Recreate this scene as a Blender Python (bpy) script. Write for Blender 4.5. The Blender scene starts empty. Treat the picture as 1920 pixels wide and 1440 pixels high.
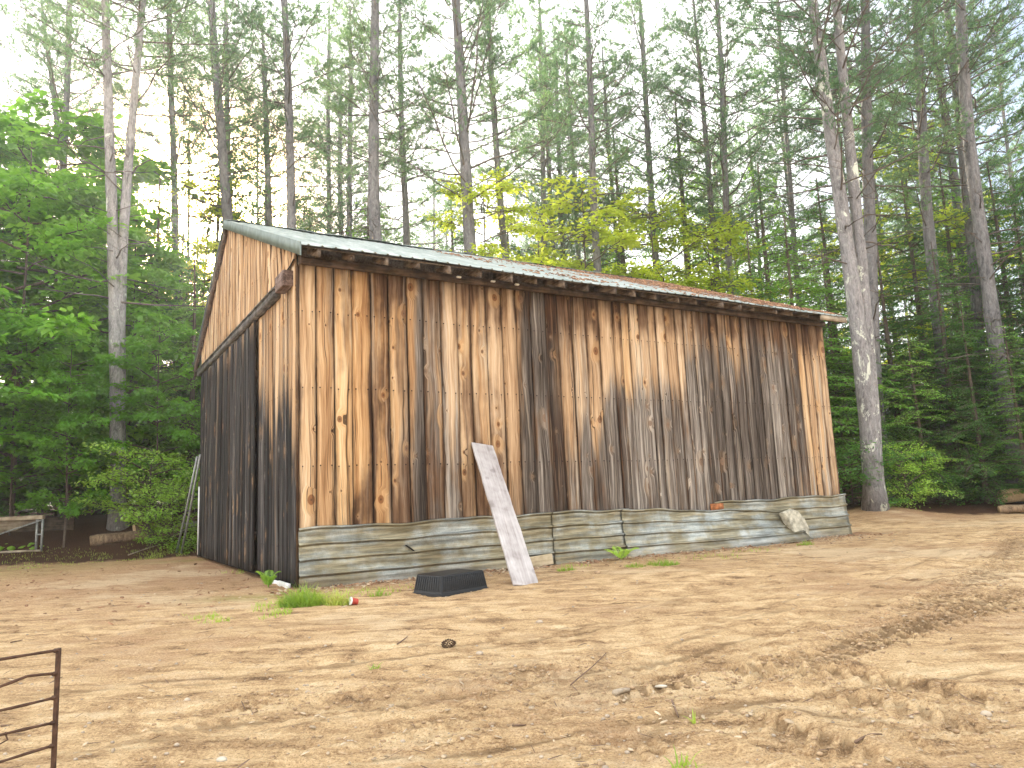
import bpy, math, random
import numpy as np
from mathutils import Matrix, Vector

SC = bpy.context.scene
COL = SC.collection
R = math.radians

# ------------------------------------------------------------------ camera numbers
F, PITCH, ROLL, H = 1400.5, 0.1475, 0.0434, 1.35
CP, SP, CR, SR = math.cos(PITCH), math.sin(PITCH), math.cos(ROLL), math.sin(ROLL)


def proj(x, y, z):
    """photo pixel (1920 wide) of a point; works on arrays"""
    z = z - H
    zc = y * CP + z * SP
    yc = -y * SP + z * CP
    u, v = F * x / zc, F * yc / zc
    return 960 + u * CR - v * SR, 720 - (u * SR + v * CR)


def ray(px, py):
    a, b = px - 960, 720 - py
    u, v = a * CR + b * SR, -a * SR + b * CR
    d = np.array([u / F, CP - v / F * SP, SP + v / F * CP])
    return d


def at_y(px, py, Y):
    d = ray(px, py)
    return d * (Y / d[1]) + np.array([0, 0, H])


# ------------------------------------------------------------------ terrain
def hash2(ix, iy, seed):
    n = (ix.astype(np.int64) * 374761393 + iy.astype(np.int64) * 668265263 + seed * 1274126177) & 0x7fffffff
    n = ((n ^ (n >> 13)) * 1274126177) & 0x7fffffff
    return ((n ^ (n >> 16)) & 0xffff) / 65535.0


def vnoise(x, y, seed=0):
    ix, iy = np.floor(x), np.floor(y)
    fx, fy = x - ix, y - iy
    fx = fx * fx * (3 - 2 * fx); fy = fy * fy * (3 - 2 * fy)
    a, b = hash2(ix, iy, seed), hash2(ix + 1, iy, seed)
    c, d = hash2(ix, iy + 1, seed), hash2(ix + 1, iy + 1, seed)
    return a + (b - a) * fx + (c - a) * fy + (a - b - c + d) * fx * fy - 0.5


def sstep(a, b, x):
    t = np.clip((x - a) / (b - a), 0, 1)
    return t * t * (3 - 2 * t)


def edge(x):
    return np.interp(x, [-40, -14, -8.5, -2, 4, 9, 14, 40], [20.0, 20.6, 21.8, 27, 29, 24.0, 23.0, 27.0])


def hgt0(x, y):
    """large terrain shape: level yard, a low bank where the woods begin"""
    x = np.asarray(x, float); y = np.asarray(y, float)
    d = y - edge(x)
    amp = np.interp(x, [-12, -6, 6, 9, 30], [1.15, 0.9, 0.6, 0.42, 0.42])
    h = amp * sstep(0, 4.5, d) + 0.02 * np.clip(d - 4, 0, 60)
    h = h + 0.42 * np.exp(-(((x - 11.6) / 1.7) ** 2 + ((y - 24.6) / 1.6) ** 2))
    h = h + 0.05 * vnoise(x * .35, y * .35, 3) * sstep(2, 8, y)
    return h


def ground_at(px, py):
    """the terrain point seen at a photo pixel"""
    d = ray(px, py)
    t = np.linspace(2.0, 90, 6000)
    P = d[None] * t[:, None] + np.array([0, 0, H])
    below = P[:, 2] < hgt0(P[:, 0], P[:, 1])
    i = int(np.argmax(below)) if below.any() else len(t) - 1
    p = P[i].copy(); p[2] = float(hgt0(p[0], p[1]))
    return p


# ------------------------------------------------------------------ barn frame
BX, BY, BA = -3.581, 12.369, 0.541
BL, BW, HE = 13.85, 10.16, 5.418
RZ, RT, EZ, OF, OF2, OG = 8.355, 6.245, 5.54, 0.70, 0.90, 0.14
CA, SA = math.cos(BA), math.sin(BA)


def barn(s, t, z):
    return np.array([BX + CA * s - SA * t, BY + SA * s + CA * t, z])


def barn_px(s, t, z):
    return proj(BX + CA * s - SA * t, BY + SA * s + CA * t, z)


def to_barn(p):
    dx, dy = p[0] - BX, p[1] - BY
    return np.array([CA * dx + SA * dy, -SA * dx + CA * dy, p[2]])


def wall_hit(px, py, t=0.0):
    """(s, z) where a photo pixel meets the plane of the long front wall pushed out by -t"""
    d = ray(px, py)
    n = np.array([-SA, CA, 0]); o = barn(0, t, 0)
    k = (n @ (o - np.array([0, 0, H]))) / (n @ d)
    p = d * k + np.array([0, 0, H])
    b = to_barn(p)
    return b[0], b[2]


def gable_hit(px, py, s=0.0):
    d = ray(px, py)
    n = np.array([CA, SA, 0]); o = barn(s, 0, 0)
    k = (n @ (o - np.array([0, 0, H]))) / (n @ d)
    p = d * k + np.array([0, 0, H])
    b = to_barn(p)
    return b[1], b[2]


# ------------------------------------------------------------------ mesh collecting
class MB:
    def __init__(self):
        self.v = []; self.f = []; self.m = []; self.n = 0; self.att = {}

    def add(self, verts, faces, mat=0, **att):
        verts = np.asarray(verts, float).reshape(-1, 3)
        faces = np.asarray(faces, int)
        if faces.ndim == 1: faces = faces[None]
        self.v.append(verts); self.f.append(faces + self.n); self.m.append(mat)
        for k, a in att.items():
            self.att.setdefault(k, []).append((self.n, np.asarray(a, float)))
        self.n += len(verts)
        return self

    def box(self, x0, x1, y0, y1, z0, z1, mat=0, M=None):
        v = np.array([[x, y, z] for z in (z0, z1) for y in (y0, y1) for x in (x0, x1)], float)
        if M is not None:
            v = v @ np.array(M.to_3x3()).T + np.array(M.translation)
        return self.add(v, [[0, 2, 3, 1], [4, 5, 7, 6], [0, 1, 5, 4], [2, 6, 7, 3], [0, 4, 6, 2], [1, 3, 7, 5]], mat)

    def tubes(self, P, Rr, sides=5, mat=0, cap=True):
        """P (B,K,3) centre lines, Rr (B,K) radii"""
        P = np.asarray(P, float); Rr = np.asarray(Rr, float)
        if P.ndim == 2: P = P[None]; Rr = Rr[None]
        B, K, _ = P.shape
        T = np.gradient(P, axis=1)
        T /= np.linalg.norm(T, axis=2, keepdims=True) + 1e-9
        ref = np.zeros_like(T); ref[..., 2] = 1
        par = np.abs(T[:, :1, 2:]) > .85
        ref = np.where(par, np.array([1.0, 0, 0]), ref)
        A = np.cross(T, ref); A /= np.linalg.norm(A, axis=2, keepdims=True) + 1e-9
        Bv = np.cross(T, A)
        ang = np.arange(sides) * 2 * np.pi / sides
        V = P[:, :, None] + Rr[:, :, None, None] * (np.cos(ang)[None, None, :, None] * A[:, :, None] + np.sin(ang)[None, None, :, None] * Bv[:, :, None])
        base = np.arange(B)[:, None, None] * K * sides
        k = np.arange(K - 1)[None, :, None] * sides
        j = np.arange(sides)[None, None, :]; j2 = (j + 1) % sides
        f = np.stack([base + k + j, base + k + j2, base + k + sides + j2, base + k + sides + j], -1).reshape(-1, 4)
        n0 = self.n
        self.add(V.reshape(-1, 3), f[:, ::-1], mat)
        if cap and sides > 3:
            e0 = np.arange(B)[:, None] * K * sides + np.arange(sides)[None]
            e1 = e0 + (K - 1) * sides
            self.f.append(e0 + n0); self.m.append(mat)
            self.f.append(e1[:, ::-1] + n0); self.m.append(mat)
        return self

    def build(self, name, mats, parent=None, smooth=False, loc=None):
        me = bpy.data.meshes.new(name)
        if not isinstance(mats, (list, tuple)): mats = [mats]
        V = np.concatenate(self.v) if self.v else np.zeros((0, 3))
        me.vertices.add(len(V)); me.vertices.foreach_set('co', V.astype(np.float32).ravel())
        tot = np.concatenate([np.full(len(f), f.shape[1]) for f in self.f])
        idx = np.concatenate([f.ravel() for f in self.f])
        mi = np.concatenate([np.full(len(f), m) for f, m in zip(self.f, self.m)])
        me.loops.add(len(idx)); me.loops.foreach_set('vertex_index', idx.astype(np.int32))
        me.polygons.add(len(tot))
        st = np.concatenate([[0], np.cumsum(tot)[:-1]])
        me.polygons.foreach_set('loop_start', st.astype(np.int32))
        for m in mats: me.materials.append(m)
        me.polygons.foreach_set('material_index', mi.astype(np.int32))
        if smooth: me.polygons.foreach_set('use_smooth', np.ones(len(tot), bool))
        for k, lst in self.att.items():
            dim = lst[0][1].shape[-1]
            A = np.zeros((len(V), dim))
            for n0, a in lst: A[n0:n0 + len(a)] = a
            if dim == 3:
                at = me.attributes.new(k, 'FLOAT_VECTOR', 'POINT'); at.data.foreach_set('vector', A.astype(np.float32).ravel())
            else:
                at = me.attributes.new(k, 'FLOAT_COLOR', 'POINT'); at.data.foreach_set('color', A.astype(np.float32).ravel())
        me.update(calc_edges=True); me.validate()
        o = bpy.data.objects.new(name, me); COL.objects.link(o)
        if parent is not None: o.parent = parent
        if loc is not None: o.location = loc
        return o


def empty(name, loc=(0, 0, 0), rz=0.0):
    o = bpy.data.objects.new(name, None); COL.objects.link(o)
    o.location = loc; o.rotation_euler = (0, 0, rz); o.empty_display_size = .2
    return o


def tag(o, label=None, cat=None, group=None, kind=None):
    for k, v in (('label', label), ('category', cat), ('group', group), ('kind', kind)):
        if v: o[k] = v
    return o


def copy_tree(o, parent=None):
    c = o.copy(); COL.objects.link(c)
    if parent is not None: c.parent = parent
    for ch in list(o.children): copy_tree(ch, c)
    return c


def bevel(o, w=.01, seg=2):
    m = o.modifiers.new('bevel', 'BEVEL'); m.width = w; m.segments = seg; m.limit_method = 'ANGLE'
    return o


# ------------------------------------------------------------------ materials
class NT:
    def __init__(self, name):
        self.mat = bpy.data.materials.new(name); self.mat.use_nodes = True
        self.t = self.mat.node_tree; self.t.nodes.clear()
        self.out = self.t.nodes.new('ShaderNodeOutputMaterial')

    def n(self, typ, ins=None, **kw):
        nd = self.t.nodes.new('ShaderNode' + typ)
        for k, v in kw.items(): setattr(nd, k, v)
        for k, v in (ins or {}).items():
            s = nd.inputs[k]
            if hasattr(v, 'is_output') or hasattr(v, 'links'): self.t.links.new(v, s)
            else: s.default_value = v
        return nd

    def val(self, op, a, b=None, c=None, clamp=False):
        nd = self.t.nodes.new('ShaderNodeMath'); nd.operation = op; nd.use_clamp = clamp
        for i, v in enumerate((a, b, c)):
            if v is None: continue
            if hasattr(v, 'links'): self.t.links.new(v, nd.inputs[i])
            else: nd.inputs[i].default_value = v
        return nd.outputs[0]

    def mix(self, f, a, b, blend='MIX'):
        nd = self.t.nodes.new('ShaderNodeMix'); nd.data_type = 'RGBA'; nd.blend_type = blend
        for i, v in ((0, f), (6, a), (7, b)):
            if hasattr(v, 'links'): self.t.links.new(v, nd.inputs[i])
            else: nd.inputs[i].default_value = (tuple(v) + (1,) if i else v) if not isinstance(v, (int, float)) else v
        return nd.outputs[2]

    def ramp(self, f, stops, interp='LINEAR'):
        nd = self.t.nodes.new('ShaderNodeValToRGB'); cr = nd.color_ramp; cr.interpolation = interp
        while len(cr.elements) < len(stops): cr.elements.new(0.5)
        for e, (p, c) in zip(cr.elements, stops):
            e.position = p; e.color = tuple(c) + (1,) if len(c) == 3 else c
        self.t.links.new(f, nd.inputs[0])
        return nd.outputs[0]

    def sm(self, x, a, b):
        nd = self.t.nodes.new('ShaderNodeMapRange'); nd.interpolation_type = 'SMOOTHSTEP'
        self.t.links.new(x, nd.inputs[0]); nd.inputs[1].default_value = a; nd.inputs[2].default_value = b
        return nd.outputs[0]

    def noise(self, vec, scale=1.0, detail=4, rough=.55, dist=0.0):
        nd = self.n('TexNoise', {'Scale': scale, 'Detail': detail, 'Roughness': rough, 'Distortion': dist})
        if vec is not None: self.t.links.new(vec, nd.inputs['Vector'])
        return nd.outputs['Fac']

    def mapv(self, vec, scale=(1, 1, 1), loc=(0, 0, 0)):
        nd = self.n('Mapping', {'Scale': scale, 'Location': loc}); self.t.links.new(vec, nd.inputs['Vector'])
        return nd.outputs[0]

    def comb(self, x, y, z):
        nd = self.t.nodes.new('ShaderNodeCombineXYZ')
        for i, v in enumerate((x, y, z)):
            if hasattr(v, 'links'): self.t.links.new(v, nd.inputs[i])
            else: nd.inputs[i].default_value = v
        return nd.outputs[0]

    def done(self, color, rough=.8, bump=None, bstr=.5, bdist=.01, metal=0.0, spec=.3):
        p = self.n('BsdfPrincipled', {'Roughness': rough, 'Metallic': metal, 'Specular IOR Level': spec})
        if hasattr(color, 'links'): self.t.links.new(color, p.inputs['Base Color'])
        else: p.inputs['Base Color'].default_value = tuple(color) + (1,)
        if bump is not None:
            b = self.n('Bump', {'Strength': bstr, 'Distance': bdist, 'Height': bump})
            self.t.links.new(b.outputs[0], p.inputs['Normal'])
        self.t.links.new(p.outputs[0], self.out.inputs[0])
        return self.mat


def m_boards(name, char=False):
    """vertical sawn boards: 'bc' = (across, up, seed), 'wx' = (grey weathering, dark stain, tint, place across the board)"""
    g = NT(name)
    bc = g.n('Attribute', attribute_name='bc').outputs['Vector']
    wxa = g.n('Attribute', attribute_name='wx')
    wx = wxa.outputs['Color']; u = wxa.outputs['Alpha']
    sx = g.n('SeparateXYZ', {0: bc}).outputs
    wc = g.n('SeparateColor', {0: wx}).outputs
    s, z, sd = sx[0], sx[1], sx[2]
    seed = g.val('MULTIPLY', sd, 37.0)
    rnd = g.val('FRACT', g.val('MULTIPLY', sd, 917.3))
    rnd2 = g.val('FRACT', g.val('MULTIPLY', sd, 313.7))
    # knots: a few per board, drawn out a little along the grain
    kv = g.comb(g.val('ADD', s, seed), g.val('MULTIPLY', z, .72), seed)
    vor = g.n('TexVoronoi', {'Vector': kv, 'Scale': 2.9, 'Randomness': 1.0}, voronoi_dimensions='2D')
    kn = g.noise(kv, 14, 3, .6)
    kd = g.val('ADD', vor.outputs['Distance'], g.val('MULTIPLY', g.val('SUBTRACT', kn, .5), .06))
    kr = g.n('SeparateColor', {0: vor.outputs['Color']}).outputs
    has = g.val('GREATER_THAN', kr[0], .62)
    size = g.val('MULTIPLY_ADD', g.val('POWER', kr[1], 2.0), .16, .045)
    knot = g.val('MULTIPLY', has, g.sm(g.val('SUBTRACT', size, kd), -.008, .03))
    halo = g.val('MULTIPLY', has, g.sm(g.val('SUBTRACT', g.val('MULTIPLY', size, 3.2), kd), 0.0, .25))
    # grain, bending round the knots
    warp = g.noise(g.comb(g.val('MULTIPLY', s, 2.2), g.val('MULTIPLY', z, .7), seed), 1, 3)
    s2 = g.val('ADD', s, g.val('MULTIPLY', g.val('SUBTRACT', warp, .5), .16))
    s2 = g.val('ADD', s2, g.val('MULTIPLY', halo, .06))

    def st(fs, fz, off, det=3, rough=.55):
        return g.noise(g.comb(g.val('MULTIPLY', s2, fs), g.val('MULTIPLY', z, fz), g.val('ADD', seed, off)), 1, det, rough)
    g1 = st(13, .33, 0, 5, .6)
    g2 = st(46, .9, 5, 4, .62)
    g3 = st(140, 2.5, 7, 2)
    strk = st(8, .30, 9, 4, .6)
    blot = st(2.6, 1.1, 4, 4, .6)
    gr = g.val('ADD', g.val('MULTIPLY', g1, .5), g.val('MULTIPLY', g2, .38))
    gr = g.val('ADD', gr, g.val('MULTIPLY', g3, .12))
    gr = g.val('ADD', gr, g.val('MULTIPLY', g.val('SUBTRACT', rnd, .5), .13))
    tan = g.ramp(gr, [(.33, (.15, .075, .034)), (.42, (.36, .22, .118)), (.52, (.55, .375, .225)), (.64, (.76, .59, .41))])
    org = g.ramp(gr, [(.33, (.15, .062, .022)), (.42, (.38, .20, .085)), (.52, (.58, .355, .17)), (.64, (.78, .56, .32))])
    fresh = g.mix(g.sm(wc[2], .35, .8), tan, org)
    if char:
        grey = g.ramp(gr, [(.36, (.007, .007, .008)), (.46, (.018, .017, .018)), (.54, (.040, .037, .038)), (.61, (.10, .092, .088)), (.66, (.36, .33, .30))])
    else:
        grey = g.ramp(gr, [(.36, (.022, .016, .013)), (.44, (.075, .058, .046)), (.52, (.155, .128, .107)), (.62, (.42, .37, .315))])
    brown = g.ramp(gr, [(.36, (.022, .010, .006)), (.45, (.085, .042, .022)), (.54, (.165, .093, .052)), (.63, (.33, .215, .13))])
    w = g.val('ADD', wc[0], g.val('MULTIPLY', g.val('SUBTRACT', strk, .5), 1.25))
    w = g.val('ADD', w, g.val('MULTIPLY', g.val('SUBTRACT', g1, .5), .7))
    w = g.val('ADD', w, g.val('MULTIPLY', g.val('SUBTRACT', rnd2, .5), .42))
    w = g.sm(w, .22, .80)
    c = g.mix(w, fresh, grey)
    d = g.val('ADD', wc[1], g.val('MULTIPLY', g.val('SUBTRACT', blot, .5), 1.1))
    d = g.val('ADD', d, g.val('MULTIPLY', g.val('SUBTRACT', strk, .5), .7))
    d = g.val('ADD', d, g.val('MULTIPLY', g.val('SUBTRACT', g2, .5), .6))
    # water creeps in along the board edges
    ed = g.val('ABSOLUTE', g.val('SUBTRACT', u, .5))
    ew = st(1.0, .55, 21, 4, .6)
    d = g.val('ADD', d, g.val('MULTIPLY', g.sm(ed, .28, .5), g.val('MULTIPLY', g.sm(ew, .36, .66), .55)))
    d = g.sm(d, .34, .92)
    c = g.mix(d, c, brown)
    # pale bleached runs
    bl = g.sm(st(10, .22, 31, 3, .6), .58, .70)
    c = g.mix(g.val('MULTIPLY', bl, .30 if not char else .16), c, (.70, .58, .44) if not char else (.5, .45, .40))
    live = g.val('SUBTRACT', 1.0, g.val('MULTIPLY', w, .75))
    halo_c = g.mix(g.val('MULTIPLY', g.val('MULTIPLY', halo, .42), live), c, g.mix(.5, org, (.66, .40, .18)))
    kc = g.mix(g.sm(kd, .015, .07), (.04, .014, .006), (.20, .075, .027))
    kc = g.mix(g.val('MULTIPLY', w, .6), kc, (.22, .17, .125))
    c = g.mix(g.val('MULTIPLY', knot, .85), halo_c, kc)
    # drying checks: thin black splits
    ck = g.sm(st(26, .22, 2, 2, .5), .335, .30)
    c = g.mix(g.val('MULTIPLY', ck, .8), c, (.016, .010, .007))
    # grimy open joints, and rows of nails with a little rust below each
    c = g.mix(g.val('MULTIPLY', g.sm(ed, .45, .49), .5), c, (.018, .011, .008))
    nz = g.val('SUBTRACT', g.val('FRACT', g.val('ADD', g.val('DIVIDE', z, 1.32), g.val('MULTIPLY', rnd, .02))), .5)
    nx = g.val('MULTIPLY', g.val('SUBTRACT', ed, .31), .30)
    nzm = g.val('MULTIPLY', nz, 1.32)
    nd = g.val('SQRT', g.val('ADD', g.val('MULTIPLY', nx, nx), g.val('MULTIPLY', nzm, nzm)))
    run = g.val('MULTIPLY', g.sm(g.val('ABSOLUTE', nx), .014, .003), g.val('MULTIPLY', g.sm(nzm, -.22, -.01), g.val('LESS_THAN', nzm, 0.0)))
    c = g.mix(g.val('MULTIPLY', run, .45), c, (.07, .03, .016))
    c = g.mix(g.val('MULTIPLY', g.sm(nd, .017, .010), .9), c, (.02, .012, .010))
    bh = g.val('ADD', g.val('MULTIPLY', gr, .8), g.val('MULTIPLY', g.val('SUBTRACT', 1.0, ck), .6))
    return g.done(c, .85, bh, .8, .014, spec=.15)


def m_wood(name, dark, mid, light, scale=1.0, axis=0, knots=False, rough=.8):
    """sawn or painted timber along the mesh's own axis"""
    g = NT(name)
    co = g.n('TexCoord').outputs['Object']
    st = [30 * scale] * 3; st[axis] = 1.5 * scale
    a = g.noise(g.mapv(co, st), 1, 5, .6, .3)
    b = g.noise(g.mapv(co, [4 * scale] * 3), 1, 3, .6)
    f = g.val('MULTIPLY_ADD', b, .6, g.val('MULTIPLY', a, .5))
    c = g.ramp(f, [(.36, dark), (.5, mid), (.66, light)])
    if knots:
        vo = g.n('TexVoronoi', {'Vector': g.mapv(co, (3.0, 3.0, 3.0)), 'Scale': 1.0})
        k = g.sm(vo.outputs['Distance'], .2, .1)
        ring = g.n('TexWave', {'Vector': co, 'Scale': 6, 'Distortion': 8, 'Detail': 2}).outputs['Fac']
        c = g.mix(g.val('MULTIPLY', k, .45), c, (.16, .13, .13))
        c = g.mix(g.val('MULTIPLY', g.sm(ring, .72, .95), .10), c, (.18, .14, .14))
    return g.done(c, rough, a, .5, .006)


def m_plain(name, c, rough=.6, metal=0.0, vary=.25, scale=8):
    g = NT(name)
    co = g.n('TexCoord').outputs['Object']
    n = g.noise(co, scale, 4)
    c0 = tuple(max(0, x * (1 - vary)) for x in c); c1 = tuple(min(1, x * (1 + vary)) for x in c)
    return g.done(g.ramp(n, [(.3, c0), (.7, c1)]), rough, n, .25, .004, metal)


def m_bark(name, dark, light, lichen=0.0):
    g = NT(name)
    co = g.n('TexCoord').outputs['Object']
    a = g.noise(g.mapv(co, (13, 13, 3.2)), 1, 7, .72, .9)
    b = g.noise(g.mapv(co, (2.2, 2.2, .8)), 1, 4)
    e = g.noise(g.mapv(co, (40, 40, 14)), 1, 4, .7)
    f = g.val('ADD', g.val('MULTIPLY', a, .62), g.val('MULTIPLY', e, .2))
    f = g.val('ADD', f, g.val('MULTIPLY', b, .2))
    c = g.ramp(f, [(.38, dark), (.5, tuple(x * .45 + y * .55 for x, y in zip(dark, light))), (.62, light)])
    wet = g.sm(g.noise(g.mapv(co, (.9, .9, .18)), 1, 3), .5, .66)
    c = g.mix(g.val('MULTIPLY', wet, .4), c, tuple(x * 1.4 for x in dark))
    if lichen:
        l1 = g.noise(g.mapv(co, (1.9, 1.9, 1.1)), 1, 5, .75, .6)
        lm = g.sm(l1, .64 - lichen, .67 - lichen)
        c = g.mix(g.val('MULTIPLY', lm, .9), c, (.66, .68, .58))
        l2 = g.noise(g.mapv(co, (8, 8, 6)), 1, 4, .7)
        c = g.mix(g.val('MULTIPLY', g.sm(l2, .55, .68), .4), c, (.45, .47, .42))
    return g.done(c, .9, f, 1.0, .045, spec=.15)


def m_leaf(name, c0, c1, c2, trans=.4, hue=.5):
    """thin leaves: diffuse plus light passing through; clump to clump colour changes"""
    g = NT(name)
    geo = g.n('NewGeometry').outputs['Position']
    ob = g.n('ObjectInfo').outputs['Random']
    n1 = g.noise(geo, .55, 3, .6)
    n2 = g.noise(geo, 7.0, 2, .5)
    f = g.val('ADD', g.val('MULTIPLY', n1, .55), g.val('MULTIPLY', n2, .45))
    f = g.val('ADD', f, g.val('MULTIPLY', g.val('SUBTRACT', ob, .5), .22))
    c = g.ramp(f, [(.33, c0), (.5, c1), (.66, c2)])
    df = g.n('BsdfDiffuse', {'Color': c, 'Roughness': .5})
    tc = g.mix(.45, c, tuple(min(1, 1.7 * x) for x in c2))
    tr = g.n('BsdfTranslucent', {'Color': tc})
    mx = g.n('MixShader', {0: trans, 1: df.outputs[0], 2: tr.outputs[0]})
    gl = g.n('BsdfGlossy', {'Color': (1, 1, 1, 1), 'Roughness': .45})
    m2 = g.n('MixShader', {0: .035, 1: mx.outputs[0], 2: gl.outputs[0]})
    g.t.links.new(m2.outputs[0], g.out.inputs[0])
    return g.mat


def m_metal_skirt(name):
    g = NT(name)
    co = g.n('TexCoord').outputs['Object']
    geo = g.n('ObjectInfo').outputs['Random']
    off = g.val('MULTIPLY', geo, 40)
    v = g.n('VectorMath', {0: co, 1: g.comb(off, 0.0, off)}, operation='ADD').outputs[0]
    a = g.noise(g.mapv(v, (.9, .5, 1.6)), 1, 4, .55)
    b = g.noise(g.mapv(v, (1.1, .5, 13)), 1, 5, .68)
    d = g.noise(g.mapv(v, (5, 2, 3.5)), 1, 4, .6)
    e = g.noise(g.mapv(v, (45, 14, 45)), 1, 4, .7)
    zinc = g.ramp(g.val('ADD', g.val('MULTIPLY', b, .75), g.val('MULTIPLY', e, .25)), [(.38, (.17, .185, .175)), (.5, (.32, .345, .325)), (.62, (.58, .60, .575))])
    dirt = g.ramp(b, [(.36, (.085, .068, .030)), (.5, (.175, .142, .068)), (.64, (.30, .255, .145))])
    f = g.sm(g.val('ADD', g.val('MULTIPLY', a, .6), g.val('ADD', g.val('MULTIPLY', b, .2), g.val('MULTIPLY', d, .2))), .40, .55)
    c = g.mix(g.val('MULTIPLY', f, .85), zinc, dirt)
    c = g.mix(g.val('MULTIPLY', g.sm(e, .60, .72), .3), c, (.085, .055, .035))
    z = g.n('SeparateXYZ', {0: co}).outputs[2]
    spl = g.sm(g.val('ADD', z, g.val('MULTIPLY', d, .5)), .50, .16)
    c = g.mix(g.val('MULTIPLY', spl, .55), c, (.15, .108, .065))
    return g.done(c, .42, e, .08, .003, .6, .5)


def m_roof(name):
    g = NT(name)
    co = g.n('TexCoord').outputs['Object']
    a = g.noise(g.mapv(co, (.5, .8, .8)), 1, 5, .6)
    b = g.noise(g.mapv(co, (5, 1.0, 1.0)), 1, 5, .65)
    e = g.noise(g.mapv(co, (1.1, .5, .5)), 1, 6, .7, .5)
    c = g.ramp(b, [(.3, (.19, .235, .22)), (.5, (.33, .375, .355)), (.7, (.50, .53, .51))])
    x = g.n('SeparateXYZ', {0: co}).outputs[0]
    tt = g.n('SeparateXYZ', {0: co}).outputs[1]
    lit = g.val('ADD', g.val('MULTIPLY', e, 1.5), g.val('MULTIPLY', x, .045))
    lit = g.val('SUBTRACT', lit, g.val('MULTIPLY', g.sm(tt, .1, -.65), .35))
    ne = g.ramp(g.noise(g.mapv(co, (26, 26, 26)), 1, 4, .7), [(.35, (.10, .045, .028)), (.55, (.24, .12, .075)), (.7, (.38, .24, .17))])
    c = g.mix(g.sm(lit, 1.16, 1.26), c, ne)
    c = g.mix(g.val('MULTIPLY', g.sm(a, .62, .75), .5), c, (.12, .13, .10))
    return g.done(c, .42, b, .15, .01, .35, .5)


def m_dirt(name):
    g = NT(name)
    geo = g.n('NewGeometry').outputs['Position']
    z = g.n('Attribute', attribute_name='zone').outputs['Color']
    zc = g.n('SeparateColor', {0: z}).outputs
    base = g.mapv(geo, (1, 1, 0))
    a = g.noise(base, .32, 5, .6)
    b = g.noise(base, 2.3, 6, .68, .3)
    dv = g.n('Mapping', {'Rotation': (0, 0, -.62), 'Scale': (.55, 3.2, 1)}); g.t.links.new(geo, dv.inputs['Vector'])
    st = g.noise(dv.outputs[0], 1.9, 8, .72, .5)
    fn = g.noise(base, 38, 5, .72)
    ff = g.noise(base, 150, 3, .7)
    f = g.val('ADD', g.val('MULTIPLY', b, .42), g.val('MULTIPLY', st, .38))
    f = g.val('ADD', f, g.val('MULTIPLY', fn, .30))
    f = g.val('SUBTRACT', f, .03)
    c = g.ramp(f, [(.42, (.17, .102, .056)), (.475, (.43, .272, .14)), (.54, (.65, .45, .245)), (.62, (.84, .65, .40))])
    red = g.ramp(fn, [(.3, (.13, .052, .025)), (.5, (.30, .15, .082)), (.7, (.50, .32, .20))])
    rm = g.sm(g.val('ADD', a, g.val('MULTIPLY', g.val('SUBTRACT', b, .5), .8)), .50, .66)
    rm = g.val('MAXIMUM', g.val('MULTIPLY', rm, .45), g.val('MULTIPLY', zc[2], g.sm(b, .3, .55)))
    c = g.mix(rm, c, red)
    pale = g.sm(g.val('ADD', g.noise(base, .22, 4, .6, .4), g.val('MULTIPLY', st, .3)), .68, .8)
    c = g.mix(g.val('MULTIPLY', pale, .5), c, (.70, .55, .36))
    sp = g.noise(base, 75, 3, .75)
    c = g.mix(g.val('MULTIPLY', g.sm(sp, .54, .66), .75), c, (.16, .095, .05))
    c = g.mix(g.val('MULTIPLY', g.sm(sp, .44, .34), .6), c, (.72, .58, .40))
    # thin chips and flecks
    vo = g.n('TexVoronoi', {'Vector': dv.outputs[0], 'Scale': 9.0})
    fl = g.n('SeparateColor', {0: vo.outputs['Color']}).outputs
    m1 = g.val('MULTIPLY', g.sm(vo.outputs['Distance'], .22, .12), g.val('GREATER_THAN', fl[0], .74))
    c = g.mix(g.val('MULTIPLY', m1, .55), c, g.mix(g.val('GREATER_THAN', fl[1], .5), (.12, .06, .03), (.70, .54, .37)))
    gm = g.val('MULTIPLY', zc[1], g.sm(g.val('ADD', fn, g.val('MULTIPLY', b, .6)), .62, .95))
    c = g.mix(gm, c, (.20, .23, .035))
    shd = g.n('Attribute', attribute_name='zone').outputs['Alpha']  # shade of the grooves, painted as darker brown into the dirt colour
    c = g.mix(g.val('MULTIPLY', g.sm(g.val('ADD', shd, g.val('MULTIPLY', g.val('SUBTRACT', fn, .5), .5)), .15, .75), .72), c, (.15, .092, .047))
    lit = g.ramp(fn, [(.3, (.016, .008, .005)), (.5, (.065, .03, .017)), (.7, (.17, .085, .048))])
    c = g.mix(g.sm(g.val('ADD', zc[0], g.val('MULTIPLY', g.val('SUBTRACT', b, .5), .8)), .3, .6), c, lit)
    bh = g.val('ADD', g.val('MULTIPLY', fn, .6), g.val('MULTIPLY', ff, .3))
    bh = g.val('ADD', bh, g.val('MULTIPLY', st, .5))
    return g.done(c, .95, bh, 1.0, .045, spec=.1)


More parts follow.
